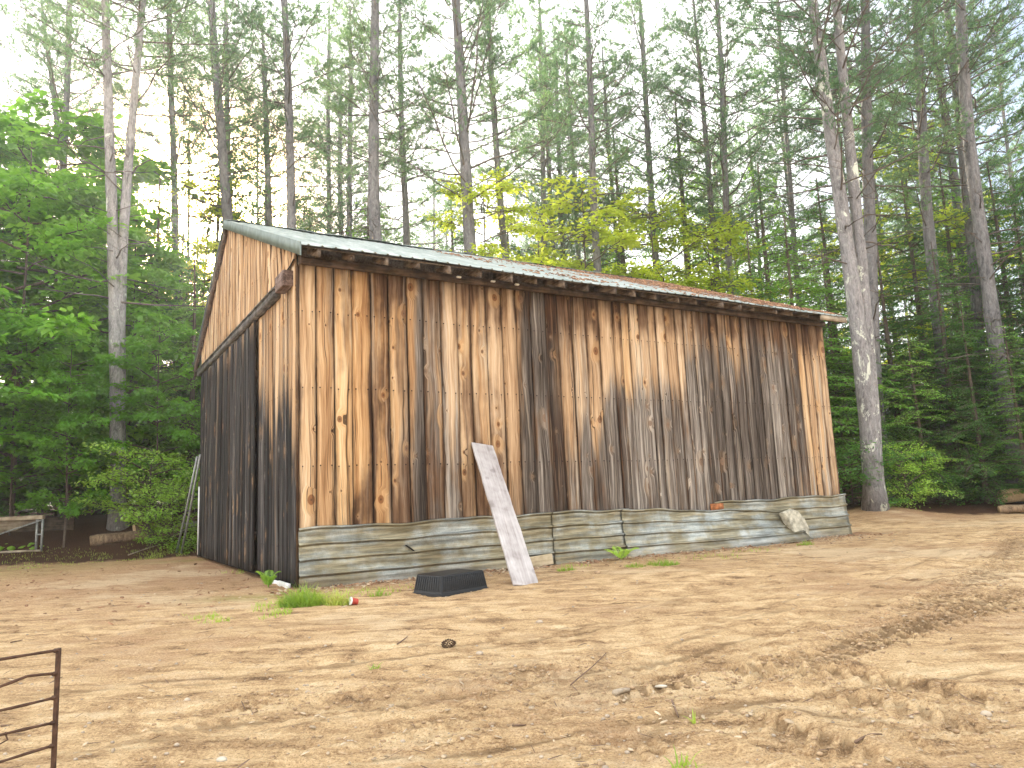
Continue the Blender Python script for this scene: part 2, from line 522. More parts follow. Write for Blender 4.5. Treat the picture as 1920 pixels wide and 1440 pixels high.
M = {}
M['boards'] = m_boards('weathered_boards')
M['black_boards'] = m_boards('blackened_boards', True)
M['beam'] = m_wood('dark_beam', (.018, .012, .009), (.055, .036, .026), (.14, .095, .068))
M['rafter'] = m_wood('rafter_wood', (.03, .021, .015), (.085, .06, .044), (.24, .19, .15), axis=1)
M['track'] = m_wood('track_wood', (.025, .024, .024), (.075, .072, .07), (.2, .19, .18), axis=1)
M['block'] = m_wood('end_block_wood', (.03, .017, .013), (.10, .062, .05), (.26, .19, .165), axis=1)
M['dark'] = m_plain('barn_interior', (.012, .01, .009), .95)
M['skirt'] = m_metal_skirt('galvanized_sheet')
M['roof'] = m_roof('green_metal_roof')
M['trim'] = m_plain('faded_green_trim', (.15, .185, .17), .5, .2, .3, 5)
M['white_wood'] = m_wood('whitewashed_plank', (.20, .17, .16), (.38, .345, .335), (.52, .49, .48), .6, 2, True, .75)
M['pale_wood'] = m_wood('pale_offcut', (.2, .15, .09), (.4, .32, .2), (.55, .45, .31), 1, 0)
M['tub'] = m_plain('black_plastic', (.009, .010, .012), .4, 0, .25, 14)
M['rust'] = m_plain('rusty_steel', (.085, .045, .028), .85, .1, .5, 30)
M['grey_wood'] = m_wood('grey_timber', (.11, .085, .06), (.29, .23, .165), (.47, .39, .29), 1, 0)
M['log'] = m_bark('log_bark', (.07, .042, .026), (.36, .25, .155))
M['log_end'] = m_wood('log_end_wood', (.30, .19, .10), (.52, .36, .2), (.66, .48, .29), .6, 2)
M['stone'] = m_plain('lichen_stone', (.40, .37, .29), .9, 0, .5, 9)
M['white'] = m_plain('chalky_white', (.72, .72, .69), .6, 0, .12, 12)
M['pole'] = m_plain('dull_steel_pole', (.30, .31, .30), .5, .3, .35, 20)
M['bark'] = m_bark('grey_pine_bark', (.055, .052, .055), (.27, .26, .262))
M['bark_twin'] = m_bark('pale_pine_bark', (.085, .08, .08), (.43, .405, .395), .03)
M['bark_lichen'] = m_bark('lichen_bark', (.09, .086, .088), (.38, .36, .36), .07)
M['twig'] = m_plain('dead_twig', (.13, .105, .09), .9, 0, .4, 3)
M['bark_thin'] = m_bark('brown_sapling_bark', (.05, .036, .028), (.2, .155, .125))
M['pine'] = m_leaf('pine_needles', (.045, .125, .065), (.095, .215, .09), (.20, .33, .11), .46)
M['hemlock'] = m_leaf('hemlock_sprays', (.022, .085, .016), (.065, .195, .03), (.16, .35, .05), .4)
M['hemlock_light'] = m_leaf('light_hemlock_sprays', (.06, .19, .022), (.155, .36, .04), (.32, .54, .08), .45)
M['maple'] = m_leaf('maple_leaves', (.045, .16, .012), (.125, .33, .022), (.27, .53, .045), .45)
M['beech'] = m_leaf('beech_leaves', (.19, .31, .015), (.38, .53, .025), (.58, .68, .06), .58)
M['shrub'] = m_leaf('shrub_leaves', (.12, .28, .018), (.25, .47, .035), (.44, .66, .10), .45)
M['grass'] = m_leaf('grass_blades', (.14, .30, .015), (.30, .48, .03), (.52, .55, .13), .45)
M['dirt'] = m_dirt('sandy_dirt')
M['chip'] = m_plain('wood_chip', (.46, .355, .24), .9, 0, .5, 3)
M['litter'] = m_plain('pine_litter', (.30, .165, .095), .95, 0, .7, 5)
M['pebble'] = m_plain('pale_pebble', (.38, .31, .235), .9, 0, .4, 6)
M['clod'] = m_plain('dirt_clod', (.36, .25, .15), .95, 0, .4, 20)
M['stick'] = m_plain('grey_stick', (.17, .11, .075), .9, 0, .5, 9)
M['stone_pale'] = m_plain('pale_stone', (.46, .41, .33), .9, 0, .3, 18)
M['red'] = m_plain('faded_red_plastic', (.48, .07, .05), .5, 0, .12, 12)
M['cone'] = m_plain('pine_cone_scales', (.07, .04, .025), .9, 0, .5, 20)

# ------------------------------------------------------------------ ground sheet
# wheel tracks seen on the dirt: (pixel path in the photo -> ground), half width, depth, lug height, lug spacing
TRACKS = [
    ([(-60, 1345), (330, 1338), (640, 1326), (900, 1296), (1300, 1222), (1600, 1140), (1780, 1066), (1910, 1010)], .24, .035, .010, .16),
    ([(330, 1440), (560, 1392), (760, 1352), (1010, 1300), (1250, 1262), (1500, 1190)], .22, .03, .010, .15),
    ([(340, 1342), (430, 1318), (500, 1306), (600, 1302)], .20, .02, .05, .15),
    ([(900, 1290), (960, 1275), (1040, 1256), (1130, 1236)], .17, .018, .035, .13),
    ([(1330, 1275), (1500, 1246), (1700, 1178), (1930, 1118)], .26, .03, .042, .17),
    ([(1330, 1268), (1560, 1262), (1740, 1296), (1930, 1346)], .26, .045, .05, .17),
    ([(1300, 1338), (1420, 1362), (1540, 1402), (1680, 1470)], .24, .055, .05, .15),
    ([(1090, 1440), (1180, 1392), (1290, 1345)], .22, .02, .04, .15),
    ([(900, 1160), (1300, 1112), (1600, 1048), (1900, 1000)], .3, .022, .006, .2),
    ([(500, 1262), (960, 1212), (1300, 1136), (1700, 1046)], .28, .022, .008, .2),
    ([(0, 1205), (400, 1180), (900, 1150)], .25, .012, .0, .2),
    ([(1480, 1308), (1640, 1360), (1830, 1440)], .03, .025, .0, .2),
    ([(1640, 1360), (1800, 1345), (1930, 1352)], .2, .03, .03, .16),
    ([(500, 1322), (700, 1300), (900, 1268), (1100, 1246)], .2, .015, .022, .14),
    ([(640, 1400), (840, 1368), (1020, 1338), (1200, 1290), (1330, 1262)], .22, .02, .028, .15),
    ([(1130, 1330), (1330, 1290), (1560, 1228), (1800, 1150), (1930, 1096)], .2, .015, .02, .14),
    ([(120, 1400), (400, 1376), (620, 1352)], .22, .015, .015, .15),
    ([(1560, 1200), (1760, 1130), (1880, 1060), (1910, 1000)], .24, .03, .03, .16),
    ([(1440, 1300), (1620, 1320), (1800, 1372), (1930, 1420)], .22, .02, .035, .15),
    ([(700, 1440), (980, 1392), (1200, 1400)], .2, .018, .012, .15),
]


def resample(P, step):
    P = np.asarray(P); seg = np.linalg.norm(np.diff(P, axis=0), axis=1); c = np.r_[0, np.cumsum(seg)]
    n = max(4, int(c[-1] / step)); q = np.linspace(0, c[-1], n)
    # smooth by Catmull-like averaging
    X = np.stack([np.interp(q, c, P[:, k]) for k in range(P.shape[1])], 1)
    for _ in range(12):
        X[1:-1] = (X[:-2] + 2 * X[1:-1] + X[2:]) / 4
    return X, q


TR = []
for path, w, dep, lug, per in TRACKS:
    P, q = resample([ground_at(*p)[:2] for p in path], .12)
    TR.append((P, q, w, dep, lug, per))


# broad sweeps where wheels have dragged the sand
SWEEPS = [([(-80, 1400), (400, 1350), (800, 1310), (1200, 1240), (1600, 1130), (1800, 1050), (1925, 985)], 1.1),
          ([(-80, 1290), (400, 1265), (800, 1225), (1200, 1160), (1560, 1075), (1900, 985)], 1.2),
          ([(300, 1460), (800, 1400), (1300, 1330), (1960, 1230)], .8),
          ([(900, 1460), (1250, 1300), (1600, 1330), (1960, 1420)], .8)]
SW = []
for path, wd in SWEEPS:
    P, q = resample([ground_at(*p)[:2] for p in path], .2)
    SW.append((P, q, wd))


def hfull(x, y, groove_shade=None):
    x = np.asarray(x, float); y = np.asarray(y, float)
    h = hgt0(x, y)
    near = sstep(45, 20, np.hypot(x, y))
    c, s = math.cos(.62), math.sin(.62)
    u, v = c * x + s * y, -s * x + c * y
    h = h + near * (.026 * vnoise(u * .8, v * 2.2, 11) + .019 * vnoise(u * 2.1, v * 5.5, 12)
                    + .011 * vnoise(x * 7, y * 7, 13) + .012 * vnoise(u * 7, v * 18, 14) + .009 * vnoise(x * 24, y * 24, 15))
    lumps = np.clip(vnoise(x * 3.1, y * 3.1, 21), .12, 1) - .12
    h = h + near * .035 * lumps * (vnoise(x * .4, y * .4, 22) + .5)
    for P, q, w, dep, lug, per in TR:
        lo, hi = P.min(0) - 2.2 * w, P.max(0) + 2.2 * w
        ii = np.nonzero((x > lo[0]) & (x < hi[0]) & (y > lo[1]) & (y < hi[1]))[0]
        T = np.gradient(P, axis=0); T /= np.linalg.norm(T, axis=1, keepdims=True)
        for k in range(0, len(ii), 20000):
            j = ii[k:k + 20000]
            dx = x[j, None] - P[None, :, 0]; dy = y[j, None] - P[None, :, 1]
            d2 = dx * dx + dy * dy; b = d2.argmin(1); r = np.arange(len(j))
            sgn = (T[b, 0] * dy[r, b] - T[b, 1] * dx[r, b])
            along = q[b] + T[b, 0] * dx[r, b] + T[b, 1] * dy[r, b]
            wob = 1 + .35 * vnoise(along * 1.3, along * 0 + w * 50, 31)
            d = np.abs(sgn) / (w * wob); far = np.sqrt(d2[r, b]) < 2.2 * w
            fade = sstep(0, .5, along) * sstep(0, .5, q[-1] - along) * far
            fresh = np.clip(.62 + 1.1 * vnoise(along * .7, sgn * 2, 33), 0.05, 1)
            dh = -.55 * dep * np.exp(-d ** 4) + .5 * dep * np.exp(-((d - 1.3) / .3) ** 2)
            ph = along / per + .9 * d + .5 * vnoise(along * 3, sgn * 5, 35)
            lg = sstep(-.1, .25, np.sin(2 * np.pi * ph)) - .5
            dh = dh + 1.35 * lug * lg * sstep(1.12, .85, d) * sstep(.05, .2, d) * fresh
            dh = dh + (.45 * lug + .2 * dep) * (.6 * vnoise(x[j] * 14, y[j] * 14, 34) + .6 * vnoise(x[j] * 29, y[j] * 29, 36) + .4 * vnoise(x[j] * 55, y[j] * 55, 37)) * sstep(1.7, 1.0, d)
            h[j] = h[j] + dh * fade
            if groove_shade is not None:
                tr_ = np.clip(.25 - lg, 0, 1) * sstep(1.15, .85, d) * fresh * (lug > .012) + .25 * sstep(1.2, .7, d) * (.3 + fresh)  # painted shade: darkens the rut bed and the troughs between lugs
                groove_shade[j] = np.maximum(groove_shade[j], np.clip(tr_, 0, 1) * fade)
    for P, q, wd in SW:
        lo, hi = P.min(0) - wd, P.max(0) + wd
        ii = np.nonzero((x > lo[0]) & (x < hi[0]) & (y > lo[1]) & (y < hi[1]))[0]
        T = np.gradient(P, axis=0); T /= np.linalg.norm(T, axis=1, keepdims=True)
        for k in range(0, len(ii), 40000):
            j = ii[k:k + 40000]
            dx = x[j, None] - P[None, :, 0]; dy = y[j, None] - P[None, :, 1]
            d2 = dx * dx + dy * dy; b = d2.argmin(1); r = np.arange(len(j))
            sgn = (T[b, 0] * dy[r, b] - T[b, 1] * dx[r, b]); along = q[b] + T[b, 0] * dx[r, b] + T[b, 1] * dy[r, b]
            f_ = sstep(wd, .35 * wd, np.abs(sgn)) * sstep(-.2, 1.2, along) * sstep(-.2, 1.2, q[-1] - along) * (np.sqrt(d2[r, b]) < wd)
            n_ = vnoise(sgn * 7, along * .55, 81) + .7 * vnoise(sgn * 17, along * 1.1, 82) + .5 * vnoise(sgn * 34, along * 2.6, 83)
            h[j] = h[j] + .014 * n_ * f_
            if groove_shade is not None: groove_shade[j] = np.maximum(groove_shade[j], np.clip(-.10 - n_, 0, .6) * 1.0 * f_)  # hollows of the dragged streaks get the same painted shade
    return h


def zone_colors(x, y):
    d = y - edge(x)
    b = np.stack([CA * (x - BX) + SA * (y - BY), -SA * (x - BX) + CA * (y - BY)], 1)
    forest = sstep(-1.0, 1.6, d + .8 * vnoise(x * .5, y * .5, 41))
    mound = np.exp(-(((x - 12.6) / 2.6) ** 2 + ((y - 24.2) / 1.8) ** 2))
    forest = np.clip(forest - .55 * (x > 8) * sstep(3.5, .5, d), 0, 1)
    front = (b[:, 0] > -.5) & (b[:, 0] < BL + 1)
    base = np.exp(-np.clip(-b[:, 1] - .05, 0, 9) / .55) * front * (b[:, 1] < .3)
    side = np.exp(-np.clip(-b[:, 0], 0, 9) / 1.2) * (b[:, 0] < .2) * (b[:, 1] > -.5) * (b[:, 1] < BW + 1)
    left = sstep(-2.0, -7.5, x) * sstep(8, 14, y) * .55
    red = np.clip(base * .95 + side * .5 + left + mound * .9, 0, 1)
    grass = sstep(-8.5, -12, x) * sstep(15, 19, y) * sstep(1.0, -1.5, d) * .35
    grass = np.maximum(grass, .8 * np.exp(-((x + 4.15) ** 2 / .5 + (y - 11.45) ** 2 / .12)))
    grass = np.maximum(grass, .6 * np.exp(-((x + 8.9) ** 2 / 1.0 + (y - 19.9) ** 2 / .5)))
    return np.stack([forest, grass, red, np.ones_like(x)], 1)


th = np.concatenate([np.linspace(R(-45), R(45), 1000), np.linspace(R(46), R(314), 62)[1:-1]])
rr = np.concatenate([[.05, .6, 1.2, 1.8, 2.3], np.exp(np.linspace(math.log(2.8), math.log(42), 680)), np.exp(np.linspace(math.log(46), math.log(260), 14))])
TT, RR = np.meshgrid(th, rr)
gx, gy = (RR * np.sin(TT)).ravel(), (RR * np.cos(TT)).ravel()
g_shade = np.zeros_like(gx); gz = hfull(gx, gy, g_shade)
nr, nt = len(rr), len(th)
i = np.arange(nr - 1)[:, None] * nt; j = np.arange(nt)[None]; j2 = (j + 1) % nt
gf = np.stack([i + j, i + nt + j, i + nt + j2, i + j2], -1).reshape(-1, 4)
gm = MB()
gm.add(np.stack([gx, gy, gz], 1), gf[:, ::-1], 0, zone=np.concatenate([zone_colors(gx, gy)[:, :3], g_shade[:, None]], 1))
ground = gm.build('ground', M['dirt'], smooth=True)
tag(ground, 'sandy yard of tan dirt rutted by wheel tracks in front of the shed', 'ground', kind='structure')


def gz_at(x, y):
    return float(hfull(np.array([x]), np.array([y]))[0])


def on_ground(px, py):
    p = ground_at(px, py); p[2] = gz_at(p[0], p[1])
    return p

# ------------------------------------------------------------------ the shed
rng = np.random.default_rng(5)
shed = empty('shed', (BX, BY, 0), BA)
tag(shed, 'big weathered board shed with a pale green metal roof and rusty sheet skirt', 'shed')

# what the weathering looks like along the long wall: pixel column -> (grey above, stain, tint, line where the grey lower part starts, grey below, stain below)
WALL = np.array([
    # px   greyT stnT tint  yline greyB stnB
    (556, .10, .42, .70, 1100, .20, .5),
    (575, .05, .22, .75, 1040, .15, .5),
    (592, .05, .12, .80, 960, .10, .75),
    (612, .05, .18, .85, 1050, .15, .3),
    (640, .30, .62, .70, 1000, .30, .8),
    (678, .02, .12, .80, 950, .10, .85),
    (705, .20, .78, .70, 700, .10, .62),
    (740, .06, .55, .75, 900, .20, .75),
    (765, .25, .50, .60, 880, .30, .8),
    (780, .85, .15, .30, 700, .95, .2),
    (812, .55, .62, .40, 700, .62, .65),
    (842, .12, .22, .55, 880, .45, .4),
    (870, .35, .60, .55, 700, .45, .75),
    (905, .05, .25, .60, 800, .25, .85),
    (930, .10, .30, .55, 860, .50, .7),
    (955, .08, .10, .35, 900, .35, .4),
    (985, .92, .20, .20, 700, .95, .45),
    (1015, 1.0, .15, .20, 700, 1.0, .4),
    (1040, .70, .45, .40, 760, .85, .55),
    (1075, .10, .38, .60, 820, .70, .6),
    (1110, .10, .25, .45, 800, .85, .4),
    (1150, .12, .28, .45, 760, .95, .3),
    (1190, .15, .20, .40, 740, .98, .25),
    (1240, .08, .15, .40, 730, .90, .25),
    (1280, .12, .15, .35, 760, .90, .25),
    (1312, .72, .20, .25, 640, .98, .2),
    (1345, .12, .15, .40, 690, .92, .25),
    (1380, .18, .18, .45, 680, .95, .2),
    (1410, .65, .30, .30, 640, .98, .2),
    (1450, .58, .28, .30, 640, .98, .2),
    (1490, .42, .30, .40, 700, .85, .25),
    (1520, .25, .35, .45, 850, .55, .5),
    (1545, .15, .35, .45, 890, .45, .7),
    (1575, .15, .35, .45, 890, .45, .8),
])


def wall_look(s, z, jit):
    px, py = barn_px(s, 0 * s, z)
    px = px + jit[0] * 9
    col = [np.interp(px, WALL[:, 0], WALL[:, k]) for k in range(1, 7)]
    t = sstep(-75, 75, py - col[3] - jit[1] * 60)
    g = col[0] * (1 - t) + col[4] * t
    d = col[1] * (1 - t) + col[5] * t
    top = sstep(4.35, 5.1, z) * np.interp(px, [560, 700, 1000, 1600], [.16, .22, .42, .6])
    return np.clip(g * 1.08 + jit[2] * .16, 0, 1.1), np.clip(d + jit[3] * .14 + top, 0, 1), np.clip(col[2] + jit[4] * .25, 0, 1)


def gable_low(t, z, jit):
    ly = np.interp(t, [0, 1.2, 2.6, 3.4, 10.2], [2.5, 2.9, 3.4, 2.9, 3.2]) + jit[1] * .45
    g = .25 + .75 * sstep(.9, -.9, z - ly) + .15 * jit[2]
    return np.clip(g, 0, 1), np.clip(.12 + .1 * jit[3], 0, 1) - .5 * sstep(.6, -.6, z - ly), np.clip(.3 + .2 * jit[4], 0, 1)


def gable_up(t, z, jit):
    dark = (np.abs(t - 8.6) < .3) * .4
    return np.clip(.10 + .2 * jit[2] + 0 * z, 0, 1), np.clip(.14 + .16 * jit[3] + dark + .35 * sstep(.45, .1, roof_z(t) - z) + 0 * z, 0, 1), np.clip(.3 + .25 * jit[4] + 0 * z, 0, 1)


def door_look(t, z, jit):
    return np.clip(1.0 + .1 * jit[2] - .25 * sstep(4.4, 5.1, z), 0, 1), -.45 + .1 * jit[3] + 0 * z, .2 + 0 * z


def board_wall(mb, plane, x0, x1, zb, zt, look, wmin, wmax, off0=0.0, thick=.024, nseg=14, gap=.015, widths=None):
    """upright boards; plane='front' (x=along, y=-out) or 'gable' (y=along, x=-out)"""
    x = x0
    k = 0
    while x < x1 - .02:
        w = rng.uniform(wmin, wmax) if widths is None else widths[k % len(widths)]
        if x1 - x - w < wmin * .5: w = x1 - x
        a, b = x + gap * rng.uniform(.1, .8), x + w - gap * rng.uniform(.1, .8)
        out = off0 + rng.uniform(0, .018)
        jit = rng.uniform(-1, 1, 6); seed = rng.uniform(0, 1)
        bz = rng.uniform(-.012, .012)
        q = np.linspace(0, 1, nseg)
        za = zb(a) + bz + (zt(a) - zb(a) - bz) * q
        zc = zb(b) + bz + (zt(b) - zb(b) - bz) * q
        cup = rng.uniform(-.008, .008); bow = .010 * np.sin(q * np.pi * rng.uniform(1, 2.4) + rng.uniform(0, 6))
        wav = .0035 * np.sin(q * rng.uniform(5, 12) + rng.uniform(0, 6))
        m = (a + b) / 2
        cols = [(a, za, out, 1), (a, za, out + thick, 0), (m, (za + zc) / 2, out + thick + cup, 0), (b, zc, out + thick, 0), (b, zc, out, 1)]
        V = []; BC = []; WX = []
        for (xx, zz, oo, back) in cols:
            xw = xx + wav * (-1 if xx == a else 1 if xx == b else 0)
            o_ = -(oo + (bow if not back else 0 * bow))
            P = np.stack([xw, o_, zz], 1) if plane == 'front' else np.stack([o_, xw, zz], 1)
            g, d, tn = look(np.full_like(zz, xx), zz, jit)
            g, d, tn = g + 0 * zz, d + 0 * zz, tn + 0 * zz
            V.append(P); BC.append(np.stack([xw, zz, np.full_like(zz, seed)], 1)); WX.append(np.stack([g, d, tn, np.full_like(zz, (xx - a) / (b - a))], 1))
        V = np.stack(V, 1).reshape(-1, 3); BC = np.stack(BC, 1).reshape(-1, 3); WX = np.stack(WX, 1).reshape(-1, 4)
        f = []
        for r in range(nseg - 1):
            for c in range(4):
                p = r * 5 + c
                f.append([p, p + 1, p + 6, p + 5])
        f = np.array(f)
        if plane == 'gable': f = f[:, ::-1]
        n0 = mb.n
        mb.add(V, f, 0, bc=BC, wx=WX)
        e = np.array([[0, 4, 3, 2, 1], [(nseg - 1) * 5 + c for c in range(5)]])
        if plane == 'gable': e = e[:, ::-1]
        mb.f.append(e + n0); mb.m.append(0)
        x += w; k += 1


def roof_z(t):
    return np.where(np.asarray(t) < RT, EZ + (RZ - EZ) * (np.asarray(t) + OF) / (RT + OF), RZ + (EZ - RZ) * (np.asarray(t) - RT) / (BW + OF2 - RT))


# long front wall
mb = MB()
# near boards are wide, far boards narrower, as the seams in the photo
seams_px = [557, 592, 627, 660, 697, 730, 765, 795, 828, 860, 886, 916, 945, 972, 1000, 1028, 1052, 1078, 1104, 1130, 1156]
ss = [wall_hit(p + .006 * 0, 760)[0] for p in seams_px]
ss[0] = 0.0
wd = list(np.diff(ss))
board_wall(mb, 'front', 0, sum(wd), lambda x: .40, lambda x: HE + .02, wall_look, .2, .4, widths=wd)
board_wall(mb, 'front', sum(wd), BL, lambda x: .40, lambda x: HE + .02, wall_look, .21, .34)
fw = mb.build('front_wall', M['boards'], shed)

# near gable: lower boards right of the door and a narrow strip at the back corner; upper boards lap over them
ZT = 5.09
t_door0 = gable_hit(487, 900)[0]
DOOR0, DOOR1 = float(t_door0), 9.72


def seam_z(t):
    return 5.36 + .03 * np.sin(np.asarray(t) * 1.1) + .14 * np.exp(-np.asarray(t) / .45)


mb = MB()
board_wall(mb, 'gable', 0.0, BW, lambda x: .06, lambda x: float(seam_z(x)) + .1, gable_low, .2, .34)
lw = mb.build('lower_gable_wall', M['black_boards'], shed)
mb = MB()
board_wall(mb, 'gable', -.02, BW, lambda x: float(seam_z(x)), lambda x: float(roof_z(x)) - .12, gable_up, .16, .3, off0=.035)
uw = mb.build('upper_gable_wall', M['boards'], shed); uw['label'] = 'lighter tan boards under the roof peak'

# inner lining behind the boards, back wall and far gable
mb = MB()
zz = lambda t: float(roof_z(t)) - .14
mb.add([(.02, .02, .02), (BL - .02, .02, .02), (BL - .02, .02, HE), (.02, .02, HE)], [0, 1, 2, 3])
mb.add([(.02, .02, .02), (.02, .02, HE), (.02, RT, zz(RT)), (.02, BW - .02, HE), (.02, BW - .02, .02)], [0, 1, 2, 3, 4])
mb.add([(BL - .02, .02, .02), (BL - .02, .02, HE), (BL - .02, RT, zz(RT)), (BL - .02, BW - .02, HE), (BL - .02, BW - .02, .02)], [4, 3, 2, 1, 0])
mb.add([(.02, BW - .02, .02), (BL - .02, BW - .02, .02), (BL - .02, BW - .02, HE), (.02, BW - .02, HE)], [3, 2, 1, 0])
mb.build('wall_lining', M['dark'], shed)
mb = MB()
n0 = len(mb.v)
board_wall(mb, 'front', 0, BL, lambda x: .05, lambda x: HE - .05, lambda s, z, j: (.8 + 0 * z, .3 + 0 * z, .3 + 0 * z), .3, .4, nseg=3)
V = mb.v
for k in range(len(V)): V[k][:, 1] = BW - V[k][:, 1]
for k in range(len(mb.f)): mb.f[k] = mb.f[k][:, ::-1]
mb.build('back_wall', M['boards'], shed)
mb = MB()
board_wall(mb, 'gable', 0, BW, lambda x: .05, lambda x: float(roof_z(x)) - .12, lambda s, z, j: (.7 + 0 * z, .3 + 0 * z, .3 + 0 * z), .3, .4, nseg=4)
for k in range(len(mb.v)): mb.v[k][:, 0] = BL - mb.v[k][:, 0]
for k in range(len(mb.f)): mb.f[k] = mb.f[k][:, ::-1]
mb.build('far_gable_wall', M['boards'], shed)
# corner board
mb = MB()
mb.box(-.034, -.003, -.034, .065, .05, HE - .02)
V = mb.v[0]; mb.att = {'bc': [(0, V * [1, 0, 0] + np.stack([V[:, 1] * 1.0, V[:, 2], np.full(8, .37)], 1) * [1, 1, 1])], 'wx': [(0, np.stack([np.where(V[:, 2] > 2, .2, .75), np.full(8, .45), np.full(8, .6), np.ones(8)], 1))]}
mb.build('corner_board', M['boards'], shed)

# sliding door
door_seg = MB()
dmb = MB()
board_wall(dmb, 'gable', DOOR0, DOOR1, lambda x: .10, lambda x: ZT - .03 + .02 * math.sin(x * 9), door_look, .24, .33, off0=.085, thick=.026)
door = dmb.build('sliding_door', M['black_boards'], shed); door['label'] = 'black weathered sliding door of upright boards'
mb = MB()
mb.box(-.082, -.05, DOOR0 + .05, DOOR1 - .05, .7, .86); mb.build('door_ledger', M['beam'], door)
mb = MB(); mb.box(-.082, -.05, DOOR0 + .05, DOOR1 - .05, 3.9, 4.06); mb.build('door_ledger', M['beam'], door)
# door track under its weather board
mb = MB()
mb.box(-.17, -.036, 1.05, BW + .12, ZT + .01, ZT + .15)
mb.add([(-.2, 1.0, ZT + .14), (-.2, BW + .12, ZT + .14), (-.03, BW + .12, ZT + .23), (-.03, 1.0, ZT + .23), (-.2, 1.0, ZT + .165), (-.2, BW + .12, ZT + .165), (-.03, BW + .12, ZT + .255), (-.03, 1.0, ZT + .255)],
       [[3, 2, 1, 0], [4, 5, 6, 7], [0, 1, 5, 4], [2, 3, 7, 6], [1, 2, 6, 5], [3, 0, 4, 7]])
trk = mb.build('door_track', M['track'], shed)
mb = MB(); mb.box(-.22, -.036, .16, .74, ZT - .01, ZT + .27)
blk = bevel(mb.build('track_end_block', M['block'], trk), .015)
# cable draped along the lap of the siding
tq = np.linspace(-.03, BW - .1, 60)
cz = seam_z(tq) - .012 + .012 * np.sin(tq * 3.1)
mb = MB(); mb.tubes(np.stack([np.full(60, -.082), tq, cz], 1), np.full((60), .014), 6)
mb.build('cable', M['dark'], shed, smooth=True)
# white door jamb strip and dark post at the back corner
mb = MB(); mb.box(-.13, -.085, BW - .37, BW - .28, .12, 1.95); mb.build('white_jamb', M['white'], shed)
mb = MB(); mb.box(-.08, .02, BW + .005, BW + .12, .0, 2.1); mb.build('corner_post', M['beam'], shed)
# whitish foundation blocks at the foot of the gable
mb = MB()
mb.box(-.12, -.05, .25, .95, -.02, .075); mb.box(-.11, -.05, 1.0, 1.5, -.02, .06)
bevel(mb.build('foundation_block', M['white'], shed), .02)

# roof: ribbed metal on two slopes, trims, rafters, wall plate
def roof_slope(mb, t0, z0, t1, z1, flip):
    L0, L1 = -OG, BL + .06
    rib = .229
    xs = []; hs = []
    x = L0
    while x < L1:
        for dx, hh in ((0, 0), (.085, 0), (.10, .022), (.125, .022), (.14, 0)):
            if x + dx < L1: xs.append(x + dx); hs.append(hh)
        x += rib
    xs.append(L1); hs.append(0)
    xs = np.array(xs); hs = np.array(hs)
    nq = 14
    rows = []
    sl = np.array([t1 - t0, z1 - z0]); ln = np.linalg.norm(sl); nrm = np.array([-sl[1], sl[0]]) / ln
    if nrm[1] < 0: nrm = -nrm
    for q in np.linspace(0, 1, nq):
        sag = .018 * np.sin(xs * .9 + q * 2) + .012 * np.sin(xs * 2.3) * q + .006 * vnoise(xs * 3, xs * 0 + q * 5, 8)
        rows.append(np.stack([xs, t0 + sl[0] * q + nrm[0] * hs, z0 + sl[1] * q + nrm[1] * (hs) + sag * (1 if q < .99 else .3)], 1))
    V = np.stack(rows, 0)
    n = len(xs)
    i = np.arange(nq - 1)[:, None] * n; j = np.arange(n - 1)[None]
    f = np.stack([i + j, i + j + 1, i + n + j + 1, i + n + j], -1).reshape(-1, 4)
    if flip: f = f[:, ::-1]
    mb.add(V.reshape(-1, 3), f)


mb = MB()
roof_slope(mb, -OF - .04, EZ - .01, RT, RZ, False)
roof_slope(mb, BW + OF2, EZ, RT, RZ, True)
roof = mb.build('roof', M['roof'], shed)
sd = roof.modifiers.new('solid', 'SOLIDIFY'); sd.thickness = .006; sd.offset = -1
# ridge cap
mb = MB()
sl = (RZ - EZ) / (RT + OF); sl2 = (RZ - EZ) / (BW + OF2 - RT)
xr = np.linspace(-OG - .02, BL + .08, 40)
for sgn, k in ((-1, sl), (1, sl2)):
    V = []
    for x in xr:
        dz = .008 * math.sin(x * 5.1)
        V += [(x, RT, RZ + .06 + dz), (x, RT + sgn * .2, RZ + .055 - k * .2 + dz + .01 * math.sin(x * 2.2))]
    f = [[2 * i, 2 * i + 1, 2 * i + 3, 2 * i + 2] for i in range(39)]
    mb.add(V, np.array(f) if sgn < 0 else np.array(f)[:, ::-1])
mb.build('ridge_cap', M['trim'], roof)
# rake trims on the near gable (folded sheet over a dark barge board), one on the far gable
def rake(x0, x1, ta, za, tb, zb, drop, mat, name, up=.03):
    mb = MB()
    nseg = 10
    V = []
    for q in np.linspace(0, 1, nseg):
        t, z = ta + (tb - ta) * q, za + (zb - za) * q
        w = .006 * math.sin(q * 23)
        V += [(x0 + w, t, z - drop), (x1 + w, t, z - drop), (x1 + w, t, z + up), (x0 + w, t, z + up)]
    f = []
    for i in range(nseg - 1):
        for c in range(4):
            f.append([i * 4 + c, i * 4 + (c + 1) % 4, i * 4 + 4 + (c + 1) % 4, i * 4 + 4 + c])
    f = np.array(f)
    mb.add(V, f)
    mb.add(V, [[3, 2, 1, 0], [(nseg - 1) * 4 + c for c in range(4)]])
    return mb.build(name, mat, roof)


rake(-OG - .035, -OG - .008, -OF - .05, EZ, RT - .002, RZ, .20, M['trim'], 'rake_trim')
rake(-OG - .03, -OG - .008, RT + .002, RZ, BW + OF2, EZ, .05, M['trim'], 'rake_trim')
rake(-OG - .004, -.075, RT + .05, RZ - .05, BW + OF2 - .05, EZ - .03, .30, M['beam'], 'barge_board', up=-.01)
rake(BL + .03, BL + .058, -OF - .03, EZ - .012, RT, RZ - .012, .16, M['grey_wood'], 'barge_board', up=-.012)
